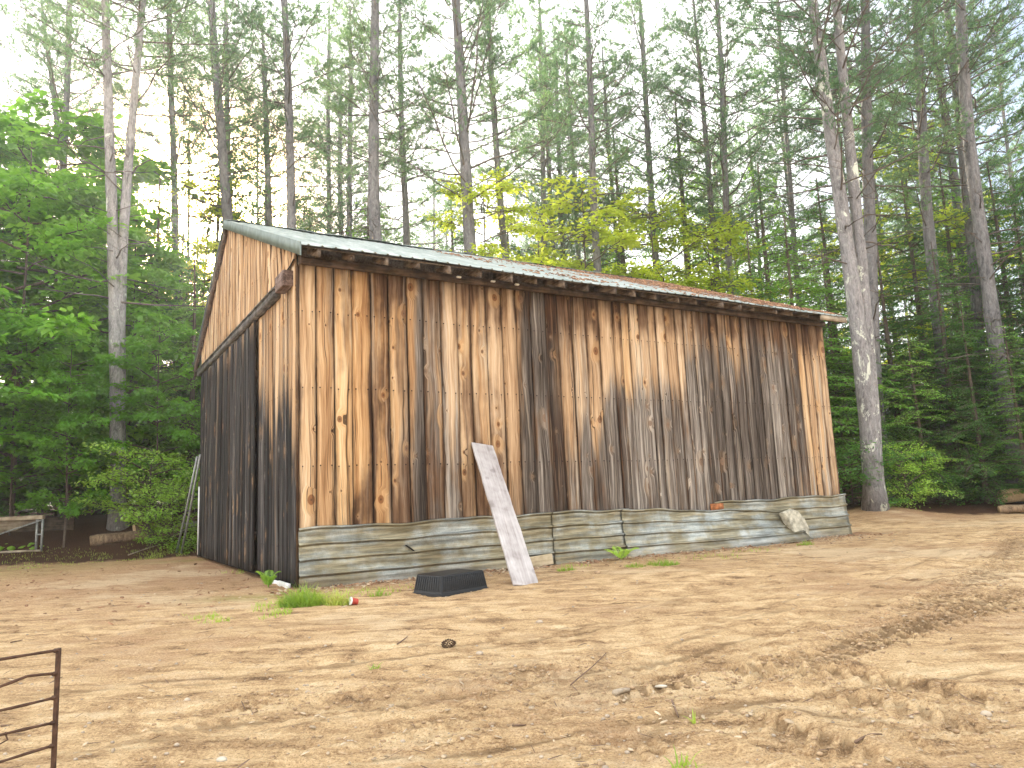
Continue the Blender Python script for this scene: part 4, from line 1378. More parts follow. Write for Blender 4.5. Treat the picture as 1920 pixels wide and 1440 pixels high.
grass_clump(566, 1136, .30, 620, .36, 'grass_tuft', 'thick bright green grass tuft at the near corner of the shed')
grass_clump(634, 1134, .2, 260, .27, 'grass_tuft', 'yellowing grass tuft right of the one at the shed corner')
grass_clump(712, 1118, .16, 70, .17, 'grass_tuft', 'thin dry grass tuft halfway between shed corner and tub')
grass_clump(1244, 1060, .30, 240, .17, 'grass_tuft', 'bright low grass tuft under the third sheet of the skirt, right of the fern')
grass_clump(1062, 1070, .18, 120, .12, 'grass_tuft', 'small mossy grass tuft just right of the leaning plank')
grass_clump(1190, 1063, .2, 120, .12, 'grass_tuft', 'short grass tuft at the root of the fern')
grass_clump(1510, 1022, .2, 110, .16, 'grass_tuft', 'little grass tuft at the foot of the stone slab')
grass_clump(1288, 1440, .07, 22, .15, 'grass_tuft', 'lone sprig of grass at the bottom edge of the yard')
grass_clump(1303, 1352, .03, 7, .12, 'grass_tuft', 'few green grass blades beside the dark upright twig')
grass_clump(702, 1255, .05, 18, .10, 'grass_tuft', 'tiny dry grass tuft in the open dirt left of the pine cone')
mb = MB()
for (px, py, rad, n, h) in ((455, 1155, .5, 420, .10), (520, 1135, .3, 200, .09), (250, 1042, 1.1, 900, .08), (60, 1060, 1.6, 1500, .07), (330, 1040, .7, 500, .12), (400, 1150, .3, 90, .07), (600, 1122, .35, 160, .12), (690, 1112, .4, 130, .10), (760, 1102, .3, 60, .09), (1090, 1062, .3, 110, .08), (1330, 1046, .5, 160, .09), (1420, 1034, .4, 90, .08), (440, 1075, .25, 60, .09)):
    p = ground_at(px, py); a = rg.uniform(0, 6.3, n); r_ = rad * np.sqrt(rg.random(n)); x, y = p[0] + r_ * np.cos(a) * 1.3, p[1] + r_ * np.sin(a)
    kk = vnoise(x * 3, y * 3, 9) > -.1; x, y = x[kk], y[kk]
    blades(mb, np.stack([x, y, hfull(x, y) - .01], 1), h, .005, .7, rg)
tag(mb.build('grass', M['grass']), 'thin short grass sprouting at the left edge of the yard and by the corner', 'grass', kind='stuff')


def frond_plant(p, n, L, name, label, mat='shrub', rise=.8, seed=1, pinna=.11):
    """arching fronds with paired leaflets"""
    rgb = np.random.default_rng(seed); mb = MB()
    for k in range(n):
        az = k * 2.4 + rgb.uniform(-.3, .3); l = L * rgb.uniform(.7, 1.1)
        q = np.linspace(0, 1, 14); P = np.stack([np.cos(az) * l * q ** 1.2 * .75, np.sin(az) * l * q ** 1.2 * .75, l * rise * (q - .45 * q ** 2.6)], 1)
        mb.tubes(P, np.linspace(.006, .002, 14), 4, cap=False)
        T = np.gradient(P, axis=0); T /= np.linalg.norm(T, axis=1, keepdims=True)
        S = np.cross(T, [0, 0, 1]); S /= np.linalg.norm(S, axis=1, keepdims=True) + 1e-6
        for i_ in range(2, 14):
            for sg in (-1, 1):
                ll = pinna * math.sin(math.pi * (.15 + .8 * q[i_])) * 1.1
                d = S[i_] * sg * ll + T[i_] * ll * .35 + np.array([0, 0, -.02]); w_ = T[i_] * ll * .16
                b = P[i_]
                mb.add([b, b + d * .45 + w_, b + d, b + d * .45 - w_], [0, 1, 2, 3])
    o = mb.build(name, M[mat], loc=tuple(p)); tag(o, label, 'fern' if 'fern' in name else 'weed')


frond_plant(on_ground(1166, 1052), 7, .55, 'fern', 'bright green fern growing against the ribbed skirt right of the plank', seed=4)
frond_plant(on_ground(503, 1103), 7, .26, 'leafy_weed', 'small broad-leaved weed growing beside the bottom of the sliding door', 'shrub', seed=5, pinna=.09, rise=1.7)
frond_plant(on_ground(1552, 995), 5, .2, 'leafy_weed', 'tiny weed at the far end of the sheet skirt', 'shrub', seed=6)
mb = MB()
for (px, py, rad, n) in ((335, 1035, .55, 60), (365, 1030, .35, 40), (310, 1030, .4, 22)):
    c = ground_at(px, py)
    for k in range(n):
        rgb = np.random.default_rng(k + px)
        b = c + np.array([rgb.normal(0, rad * .5), rgb.normal(0, rad * .4), 0]); hgt_ = rgb.uniform(.15, .5)
        m_ = 8
        q = rgb.random((m_, 1)); pts = b + np.array([0, 0, 1]) * q * hgt_ + rgb.normal(0, .05, (m_, 3))
        az = rgb.uniform(0, 6.3, m_); d = np.stack([np.cos(az), np.sin(az), rgb.uniform(-.5, .5, m_)], 1) * rgb.uniform(.05, .1, (m_, 1)); w_ = np.stack([-np.sin(az), np.cos(az), 0 * az], 1) * .03
        V = np.stack([pts, pts + d * .5 + w_, pts + d, pts + d * .5 - w_], 1).reshape(-1, 3)
        mb.add(V, np.arange(m_ * 4).reshape(-1, 4))
tag(mb.build('weeds', M['shrub']), 'low bright weeds round the feet of the leaning poles', 'weeds', kind='stuff')

# ------------------------------------------------------------------ trees
def norm(a): return a / (np.linalg.norm(a, axis=-1, keepdims=True) + 1e-9)


def leaves(mb, C, D, N, L, W, mat):
    """diamond leaves: centre at base C, long axis D, face normal N"""
    D = norm(D); S = norm(np.cross(D, N)); U = np.cross(S, D)
    L = np.asarray(L)[:, None]; W = np.asarray(W)[:, None]
    V = np.stack([C, C + D * L * .5 + S * W * .5 + U * L * .05, C + D * L - U * L * .10, C + D * L * .5 - S * W * .5 + U * L * .05], 1).reshape(-1, 3)
    mb.add(V, np.arange(len(C) * 4).reshape(-1, 4), mat)


def needles(mb, C, A, rg, L, W, K, mat, spread=.75):
    n = len(C)
    c = np.repeat(C, K, 0); a = np.repeat(norm(A), K, 0)
    d = norm(a + rg.normal(0, spread, (n * K, 3)))
    s = norm(np.cross(d, rg.normal(0, 1, (n * K, 3))))
    l = L * rg.uniform(.7, 1.25, (n * K, 1))
    V = np.stack([c - s * W / 2, c + s * W / 2, c + d * l], 1).reshape(-1, 3)
    mb.add(V, np.arange(n * K * 3).reshape(-1, 3), mat)


def stem_xy(path, z):
    return np.stack([np.interp(z, path[:, 2], path[:, 0]), np.interp(z, path[:, 2], path[:, 1])], -1)


def pine_stem(tmb, cmb, rg, path, r0, live=.42, spread=1.0, dens=1.0, dead=1.0, taper=.52, avoid=None, first=.16):
    """path (n,3) from the ground up: trunk tube into tmb; limbs (mat 0) and needles (mat 1) into cmb"""
    H_ = path[-1, 2]
    P, _ = resample(path, .9)
    zf = P[:, 2] / H_
    rad = r0 * (1 - taper * zf) * np.where(zf > .92, .6, 1) + r0 * .35 * np.exp(-P[:, 2] / .35)
    rad *= 1 + .05 * np.sin(P[:, 2] * 2.3 + rg.uniform(0, 6))
    tmb.tubes(P, rad, 12)
    z = H_ * first; start = []; az = []; ln = []; el = []; lv = []
    while z < H_ * .985:
        f = z / H_
        isl = f > live * rg.uniform(.85, 1.12)
        m = rg.integers(2, 5) if isl else rg.integers(0, 3 if dead < 1.2 else 4)
        a0 = rg.uniform(0, 6.3)
        for k in range(m):
            a = a0 + k * 2 * np.pi / max(m, 1) + rg.uniform(-.5, .5)
            if isl:
                g = (f - live) / (1 - live)
                L = spread * (3.9 * max(0, 1 - g) ** .75 * (.55 + .45 * min(1, max(0, g) / .25 + .25)) + .5) * rg.uniform(.55, 1.15); e = rg.uniform(.05, .45) + .5 * max(0, g)
            else:
                L = rg.uniform(.5, 2.9) * dead * spread; e = rg.uniform(-.12, .45)
            start.append(z + rg.uniform(-.12, .12)); az.append(a); ln.append(L); el.append(e); lv.append(isl)
        z += rg.uniform(.35, .75) / dens
    start, az, ln, el, lv = map(np.array, (start, az, ln, el, lv))
    B = len(start); K = 6
    q = np.linspace(0, 1, K)
    h = np.stack([np.cos(az), np.sin(az)], 1)
    xy = stem_xy(path, start)[:, None] + h[:, None] * (q[None, :, None] * ln[:, None, None])
    xy = xy + np.cumsum(rg.normal(0, .035, (B, K, 2)), 1) * ln[:, None, None] * .6
    zz = start[:, None] + ln[:, None] * (el[:, None] * q + (.16 * q ** 2) * np.where(lv, 1, -.3)[:, None]) + np.cumsum(rg.normal(0, .03, (B, K)), 1) * ln[:, None] * .6
    BP = np.concatenate([xy, zz[..., None]], 2)
    br = (.010 + .0085 * ln)[:, None] * (1 - .78 * q)[None]
    cmb.tubes(BP, br, 4, 0, cap=False)
    # twigs
    TS = []; TD = []; TL = []; TV = []
    for b in range(B):
        n = int((3 + ln[b] * 5.5) if lv[b] else rg.integers(0, 2 + int(ln[b] * 2)))
        if n == 0: continue
        t = rg.uniform(.28 if lv[b] else .35, 1, n)
        i_ = np.minimum((t * (K - 1)).astype(int), K - 2); fr = t * (K - 1) - i_
        p = BP[b, i_] * (1 - fr)[:, None] + BP[b, i_ + 1] * fr[:, None]
        d0 = norm(BP[b, i_ + 1] - BP[b, i_])
        sd = norm(np.cross(d0, [0, 0, 1])) * rg.choice([-1, 1], n)[:, None]
        d = d0 * rg.uniform(.35, 1.0, (n, 1)) + sd * rg.uniform(.3, .95, (n, 1)) + np.array([0, 0, 1]) * rg.normal(.12, .2, (n, 1))
        TS.append(p); TD.append(norm(d)); TL.append((.22 + .30 * ln[b] * (1 - .6 * t)) * rg.uniform(.6, 1.2, n)); TV.append(np.full(n, lv[b]))
    TS, TD, TL, TV = np.concatenate(TS), np.concatenate(TD), np.concatenate(TL), np.concatenate(TV)
    mid = TS + TD * TL[:, None] * .5 + rg.normal(0, .03, TS.shape); end = TS + TD * TL[:, None] + np.array([0, 0, .06]) * TL[:, None]
    cmb.tubes(np.stack([TS, mid, end], 1), np.stack([.004 + .006 * TL, .004 + .004 * TL, np.full(len(TL), .0025)], 1), 3, 0, cap=False)
    L_ = TV.astype(bool)
    cs = []; ds = []
    for f in (.35, .55, .75, .9, 1.0):
        k = L_ & (rg.random(len(TL)) < .80)
        cs.append(TS[k] + TD[k] * TL[k, None] * f + rg.normal(0, .04, (k.sum(), 3))); ds.append(TD[k] + np.array([0, 0, .35]))
    needles(cmb, np.concatenate(cs), np.concatenate(ds), rg, .18, .027, 7, 1, .62)


def straight(H_, rg, wob=.12, n=14):
    z = np.linspace(0, H_, n)
    x = np.cumsum(rg.normal(0, wob, n)); y = np.cumsum(rg.normal(0, wob, n))
    x -= np.linspace(x[0], x[-1], n); y -= np.linspace(y[0], y[-1], n)
    return np.stack([x * .6, y * .6, z - .2 * (z < .01)], 1)


LIB = COL


def make_tree(name, tmb, cmb, tm, cm):
    r = empty(name)
    tmb.build('trunk', tm, r, smooth=True)
    cmb.build('crown', cm, r)
    return r


PINES = []
for k, (live, spread, dens, dead) in enumerate([(.46, 1.0, 1.0, 1.0), (.54, .9, 1.0, 1.3), (.40, 1.1, .9, .8), (.60, .85, 1.1, 1.4), (.50, 1.15, .9, 1.2), (.36, .8, 1.0, 1.0)]):
    rg = np.random.default_rng(200 + k); t, c = MB(), MB()
    pine_stem(t, c, rg, straight(27, rg), .24, live, spread, dens, dead)
    PINES.append((t, c, 27, .24, .72))


def hemlock(seed, H_, spread=.30, low=.08, leaf=.13, dens=1.0, droop=1.0):
    rg = np.random.default_rng(seed); t, c = MB(), MB()
    path = straight(H_, rg, .05)
    P, _ = resample(path, .6); t.tubes(P, .014 * H_ * (1 - .93 * P[:, 2] / H_) + .01, 8)
    z = H_ * low; S = []; A = []; L = []
    while z < H_ * .985:
        m = rg.integers(2, 5)
        for k in range(m):
            f = z / H_
            S.append(z + rg.uniform(-.1, .1)); A.append(rg.uniform(0, 6.3))
            L.append((spread * H_ * (1 - f) ** .8 * (.75 + .25 * min(1, f / .2)) + .25) * rg.uniform(.6, 1.15))
        z += rg.uniform(.14, .34) / dens
    S, A, L = map(np.array, (S, A, L)); B = len(S); K = 6; q = np.linspace(0, 1, K)
    h = np.stack([np.cos(A), np.sin(A)], 1)
    xy = stem_xy(path, S)[:, None] + h[:, None] * (q[None, :, None] * L[:, None, None])
    el = rg.uniform(.05, .32, B); dr = rg.uniform(.25, .5, B) * droop
    zz = S[:, None] + L[:, None] * (el[:, None] * q - dr[:, None] * q ** 2.2)
    BP = np.concatenate([xy, zz[..., None]], 2)
    c.tubes(BP, (.006 + .008 * L)[:, None] * (1 - .8 * q)[None], 3, 0, cap=False)
    LC = []; LD = []; LN = []
    TW0 = []; TW1 = []
    for b in range(B):
        n = max(3, int(L[b] / .13)); t_ = np.linspace(.16, 1, n) + rg.uniform(-.03, .03, n); t_ = np.clip(t_, 0, 1)
        i_ = np.minimum((t_ * (K - 1)).astype(int), K - 2); fr = t_ * (K - 1) - i_
        p = BP[b, i_] * (1 - fr)[:, None] + BP[b, i_ + 1] * fr[:, None]
        d0 = norm(BP[b, i_ + 1] - BP[b, i_]); sd0 = norm(np.cross(d0, [0, 0, 1]))
        for sg in (-1, 1):
            tl = (.12 + .34 * L[b] * (1 - t_) ** .7 * rg.uniform(.5, 1.1, n))
            d = norm(d0 * .75 + sd0 * sg + np.array([0, 0, -.18]) + rg.normal(0, .1, (n, 3)))
            TW0.append(p); TW1.append(p + d * tl[:, None])
            m = 6
            for w in range(m):
                u = (w + .6) / m
                k = tl * u < tl
                keep = rg.random(n) < np.clip(tl / .55, .35, 1)
                if not keep.any(): continue
                pp = p[keep] + d[keep] * (tl[keep] * u)[:, None]
                side = np.cross(d[keep], [0, 0, 1]) * (1 if w % 2 else -1)
                LC.append(pp); LD.append(norm(d[keep] * .9 + side * .8 + np.array([0, 0, -.15]) + rg.normal(0, .12, (keep.sum(), 3)))); LN.append(np.array([0, 0, 1]) + rg.normal(0, .32, (keep.sum(), 3)))
    a, b_ = np.concatenate(TW0), np.concatenate(TW1)
    c.tubes(np.stack([a, b_], 1), np.tile([.005, .002], (len(a), 1)), 3, 0, cap=False)
    C, D, N = np.concatenate(LC), np.concatenate(LD), np.concatenate(LN)
    n = len(C)
    leaves(c, C, D, N, leaf * rg.uniform(.7, 1.3, n), leaf * .42 * rg.uniform(.7, 1.3, n), 1)
    return (t, c, H_)


def broadleaf(seed, H_, spread, leaf=.13, low=.2, limbs=26, layers=True, per=26, lean=0.0, r0=None, up=.35):
    rg = np.random.default_rng(seed); t, c = MB(), MB()
    path = straight(H_, rg, .10); r0 = r0 or .010 * H_ + .02
    P, _ = resample(path, .5); t.tubes(P, r0 * (1 - .9 * P[:, 2] / H_) + .008, 8)
    z = np.sort(rg.uniform(low, .97, limbs)) * H_; A = np.arange(limbs) * 2.4 + rg.uniform(-.5, .5, limbs)
    f = (z / H_ - low) / (1 - low)
    L = spread * (np.sin(np.pi * np.clip(.22 + .72 * f, 0, 1)) ** .8) * rg.uniform(.65, 1.15, limbs) + .25
    K = 6; q = np.linspace(0, 1, K); h = np.stack([np.cos(A), np.sin(A)], 1)
    xy = stem_xy(path, z)[:, None] + h[:, None] * (q[None, :, None] * L[:, None, None]) + np.cumsum(rg.normal(0, .04, (limbs, K, 2)), 1) * L[:, None, None]
    zz = z[:, None] + L[:, None] * (rg.uniform(up * .4, up * 1.5, limbs)[:, None] * q - .22 * q ** 2.2)
    BP = np.concatenate([xy, zz[..., None]], 2)
    c.tubes(BP, (.008 + .011 * L)[:, None] * (1 - .8 * q)[None], 4, 0, cap=False)
    LC = []; LD = []; LN = []; T0 = []; T1 = []
    for b in range(limbs):
        n = max(4, int(L[b] * 6.0)); tt = rg.uniform(.22, 1, n)
        i_ = np.minimum((tt * (K - 1)).astype(int), K - 2); fr = tt * (K - 1) - i_
        p = BP[b, i_] * (1 - fr)[:, None] + BP[b, i_ + 1] * fr[:, None]
        d0 = norm(BP[b, i_ + 1] - BP[b, i_]); sd = norm(np.cross(d0, [0, 0, 1])) * rg.choice([-1, 1], n)[:, None]
        d = norm(d0 * rg.uniform(.3, 1, (n, 1)) + sd * rg.uniform(.2, 1, (n, 1)) + np.array([0, 0, 1]) * rg.normal(.05, .18, (n, 1)))
        tl = (.3 + .32 * L[b] * (1.1 - tt)) * rg.uniform(.6, 1.2, n)
        T0.append(p); T1.append(p + d * tl[:, None])
        for k in range(n):
            m = int(per * rg.uniform(.6, 1.2))
            u = rg.uniform(.15, 1.1, m)
            pp = p[k] + d[k] * (tl[k] * u)[:, None]
            s_ = norm(np.cross(d[k], [0, 0, 1]))
            off = rg.normal(0, .20 * (.5 + tl[k]), m)
            pp = pp + s_ * off[:, None] + np.array([0, 0, 1]) * rg.normal(0, .05 if layers else .16, m)[:, None]
            dd = d[k] * .7 + s_ * np.sign(off)[:, None] * .8 + rg.normal(0, .35, (m, 3)); dd[:, 2] -= .3
            LC.append(pp); LD.append(dd); LN.append(np.array([0, 0, 1]) + rg.normal(0, .38, (m, 3)))
    a, b_ = np.concatenate(T0), np.concatenate(T1)
    c.tubes(np.stack([a, b_], 1), np.tile([.008, .003], (len(a), 1)), 3, 0, cap=False)
    C, D, N = np.concatenate(LC), np.concatenate(LD), np.concatenate(LN); n = len(C)
    leaves(c, C, D, N, leaf * rg.uniform(.6, 1.25, n), leaf * .72 * rg.uniform(.6, 1.2, n), 1)
    return (t, c, H_)


# prototypes (each proto is the first tree placed; later ones are copies)
PROTO = {}


def proto(key, tcb, tm, cm):
    PROTO[key] = [tcb[0], tcb[1], tm, cm, tcb[2], None]


for k, p in enumerate(PINES): proto('pine%d' % k, p, M['bark'], [M['twig'], M['pine']])
for k in range(4): proto('hem%d' % k, hemlock(300 + k, 12, (.30, .25, .34, .28)[k], dens=(1.0, 1.1, .95, 1.05)[k]), M['bark_thin'], [M['bark_thin'], M['hemlock']])
for k in range(2): proto('hemb%d' % k, hemlock(320 + k, 9, .33, dens=1.05), M['bark_thin'], [M['bark_thin'], M['hemlock_light']])
for k in range(3): proto('map%d' % k, broadleaf(340 + k, 10, (2.9, 2.4, 2.7)[k], .23, (.16, .24, .2)[k], 36, True, 24, r0=.05), M['bark_thin'], [M['bark_thin'], M['maple']])
for k in range(3): proto('bee%d' % k, broadleaf(360 + k, 12, (2.6, 2.2, 2.9)[k], .17, .25, 42, True, 18, r0=.06), M['bark_thin'], [M['bark_thin'], M['beech']])
for k in range(2): proto('shr%d' % k, broadleaf(380 + k, 2.2, 1.3, .085, .05, 30, True, 30, r0=.03, up=.5), M['bark_thin'], [M['bark_thin'], M['shrub']])
for k in range(2): proto('dsh%d' % k, broadleaf(390 + k, 1.8, 1.1, .085, .05, 26, True, 26, r0=.025, up=.5), M['bark_thin'], [M['bark_thin'], M['hemlock']])
KIND = {'pine': ('pine_tree', 'pine tree'), 'hem': ('hemlock_tree', 'hemlock tree'), 'hemb': ('hemlock_tree', 'hemlock tree'), 'map': ('maple_tree', 'maple tree'), 'bee': ('beech_tree', 'beech tree'), 'shr': ('shrub', 'shrub'), 'dsh': ('shrub', 'shrub')}


def place(key, x, y, height, label, group=None, rz=0.0, lean=0.0, trunk=1.0, wide=1.0, z=None):
    pr = PROTO[key]; nm, cat = KIND[key.rstrip('0123456789')]
    if pr[5] is None:
        o = make_tree(nm, pr[0], pr[1], pr[2], pr[3]); pr[5] = o
    else:
        o = copy_tree(pr[5])
        if 'group' in o: del o['group']
    s = height / pr[4]
    o.location = (x, y, (float(hgt0(x, y)) if z is None else z) - .08)
    o.rotation_mode = 'XYZ'
    o.matrix_world = Matrix.Translation(o.location) @ Matrix.Rotation(lean, 4, 'Y') @ Matrix.Rotation(rz, 4, 'Z') @ Matrix.Diagonal((s * wide, s * wide, s, 1))
    for ch in o.children:
        if ch.name.startswith('trunk'): ch.scale = (trunk / wide, trunk / wide, 1)
        else: ch.scale = (1, 1, 1)
    tag(o, label, cat, group)
    return o


def trunk_r(zf, pr0=.24, taper=.52): return pr0 * (1 - taper * zf)


def pine_px(a, b, wpx, Y, label, key, height=26, rz=None, group=None):
    """pine whose trunk passes through photo pixels a (low) and b (high) at depth Y, wpx wide halfway"""
    pa, pb_ = at_y(*a, Y), at_y(*b, Y)
    lean = math.atan2(pb_[0] - pa[0], pb_[2] - pa[2])
    zb = float(hgt0(pa[0], Y)); xb = pa[0] - (pa[2] - zb) * math.tan(lean)
    zb = float(hgt0(xb, Y))
    zm = (pa[2] + pb_[2]) / 2 - zb
    dist = math.hypot(Y, zm, xb)
    r = .78 * wpx * dist / F / 2; s = height / 27
    return place(key, xb, Y, height, label, group, rz if rz is not None else (a[0] * .37) % 6.28, lean, r / (trunk_r(min(.9, zm / height)) * s), 1.0)


def px_tree(key, px, py_top, Y, label, group=None, wide=1.0, rz=None, lean=0.0):
    """tree whose top reaches photo row py_top at column px, depth Y"""
    p = at_y(px, py_top, Y); zb = float(hgt0(p[0], Y))
    return place(key, p[0], Y, max(1.0, p[2] - zb), label, group, rz if rz is not None else (px * .61) % 6.28, lean, 1.0, wide)


# --- twin-stemmed pine on the left of the shed, and the big one on the right
def twin(name, label, stems, Y, tm, live, seed, zb=None, dead=1.2):
    root_px = stems[0][0][0]
    p = at_y(*root_px, Y); zb = float(hgt0(p[0], Y)) - .05 if zb is None else zb
    base = np.array([p[0], Y, zb])
    t, c = MB(), MB(); rg = np.random.default_rng(seed)
    for k, (pts, r0, dy, Ht) in enumerate(stems):
        P = np.array([at_y(a, b, Y) for a, b in pts]) - base
        P[:, 1] = dy * np.linspace(0, 1, len(P))
        P[0, 2] = -.1
        d = P[-1] - P[-2]; d = d / d[2]
        P = np.concatenate([P, [P[-1] + d * (Ht - P[-1, 2]) * f for f in (.5, 1)]])
        pine_stem(t, c, rg, P, r0, live, 1.0, .95, dead, .62, first=.30)
    r = empty(name, tuple(base)); t.build('trunk', tm, r, smooth=True); c.build('crown', [M['twig'], M['pine']], r)
    tag(r, label, 'pine tree')
    return r


twin('pine_tree', 'pale grey twin-stemmed pine with bare broken limbs left of the shed',
     [([(222, 985), (222, 850), (219, 700), (217, 560), (214, 440), (208, 300), (205, 180), (200, 0)], .235, -.1, 25),
      ([(223, 985), (224, 850), (221, 700), (221, 560), (226, 440), (236, 300), (247, 180), (262, 0)], .205, .2, 25)], 24.0, M['bark_twin'], .62, 11)
twin('pine_tree', 'massive lichen-spotted grey pine with two fused leaning stems right of the shed',
     [([(1638, 935), (1630, 800), (1615, 690), (1607, 600), (1594, 500), (1582, 450), (1565, 333), (1537, 133), (1518, 0)], .30, -.2, 25),
      ([(1642, 935), (1639, 800), (1632, 690), (1625, 600), (1616, 500), (1614, 450), (1603, 333), (1582, 133), (1571, 0)], .255, .15, 25)], 24.3, M['bark_lichen'], .52, 23)

# --- pines one can pick out, from left to right
PP = [
    ((112, 260), (78, 0), 9, 33, 'thin dark pine leaning left, leftmost of the pair beside the pale twin pine', 'pine1'),
    ((131, 260), (134, 0), 11, 31, 'thin upright dark pine just left of the pale twin pine', 'pine3'),
    ((326, 200), (320, 0), 11, 33, 'slim pine first to the right of the pale twin pine', 'pine0'),
    ((411, 280), (399, 0), 17, 31, 'dark pine with many thin limbs rising behind the left roof peak', 'pine4'),
    ((428, 250), (422, 0), 10, 36, 'thinner pine close behind the dark pine over the roof peak', 'pine1'),
    ((497, 260), (490, 0), 10, 35, 'slim brownish pine between the roof peak pine and the grey double-limbed one', 'pine2'),
    ((535, 410), (529, 0), 17, 30, 'grey pine with an upcurved side limb above the near roof edge', 'pine3'),
    ((622, 430), (617, 0), 9, 40, 'slender pine left of a close pair behind the near half of the roof', 'pine5'),
    ((642, 430), (640, 0), 9, 42, 'slender pine first of a close pair behind the near half of the roof', 'pine0'),
    ((660, 430), (656, 0), 10, 39, 'slender pine second of a close pair behind the near half of the roof', 'pine1'),
    ((727, 450), (708, 0), 22, 30, 'stout pale-barked pine leaning slightly left behind the roof', 'pine3'),
    ((761, 460), (750, 0), 12, 35, 'thin dark pine right beside the stout pale-barked pine', 'pine4'),
    ((886, 430), (858, 0), 23, 30, 'thick dark blue-grey pine leaning left behind the middle of the roof', 'pine2'),
    ((955, 450), (915, 0), 13, 32, 'slim pine leaning clearly to the left, next to the thick dark one', 'pine3'),
    ((1020, 470), (1012, 0), 10, 36, 'first slender pine of the tight cluster behind the yellow-green beech', 'pine1'),
    ((1040, 470), (1017, 0), 9, 38, 'second slender pine of the tight cluster behind the yellow-green beech', 'pine5'),
    ((1058, 470), (1036, 0), 9, 40, 'third slender pine of the tight cluster behind the yellow-green beech', 'pine0'),
    ((1075, 470), (1056, 0), 8, 42, 'last and thinnest pine of the tight cluster behind the yellow-green beech', 'pine3'),
    ((1128, 480), (1102, 0), 14, 31, 'clean-stemmed pine right of the tight cluster of slender pines', 'pine3'),
    ((1216, 300), (1200, 0), 11, 36, 'pine with a dense dark top right of the clean-stemmed pine', 'pine2'),
    ((1345, 480), (1300, 0), 11, 34, 'slim left-leaning pine behind the far half of the roof', 'pine1'),
    ((1370, 500), (1348, 100), 13, 33, 'reddish-lit pine right of the slim left-leaning one behind the far half of the roof', 'pine4'),
    ((1489, 480), (1462, 80), 9, 36, 'thin bare pine closest on the left to the massive two-stemmed pine', 'pine3'),
    ((1656, 830), (1640, 420), 28, 27.5, 'dark grey trunk standing right behind the massive two-stemmed pine', 'pine1'),
    ((1775, 860), (1712, 0), 22, 29, 'straight grey pine right of the massive two-stemmed pine, tilted left', 'pine0'),
    ((1800, 480), (1738, 0), 15, 34, 'thinner pine tucked behind the straight tilted grey pine', 'pine2'),
    ((1812, 470), (1774, 0), 15, 31, 'bluish pine trunk between the tilted grey pine and the pale one at the right edge', 'pine4'),
    ((1906, 915), (1818, 0), 25, 27, 'pale leaning pine with white lichen flecks at the right edge of the picture', 'pine3'),
]
for k, (a, b, w, Y, lab, key) in enumerate(PP):
    pine_px(a, b, w, Y, lab, key, 25 + (k * 37 % 5), rz=(k * 2.17) % 6.28)

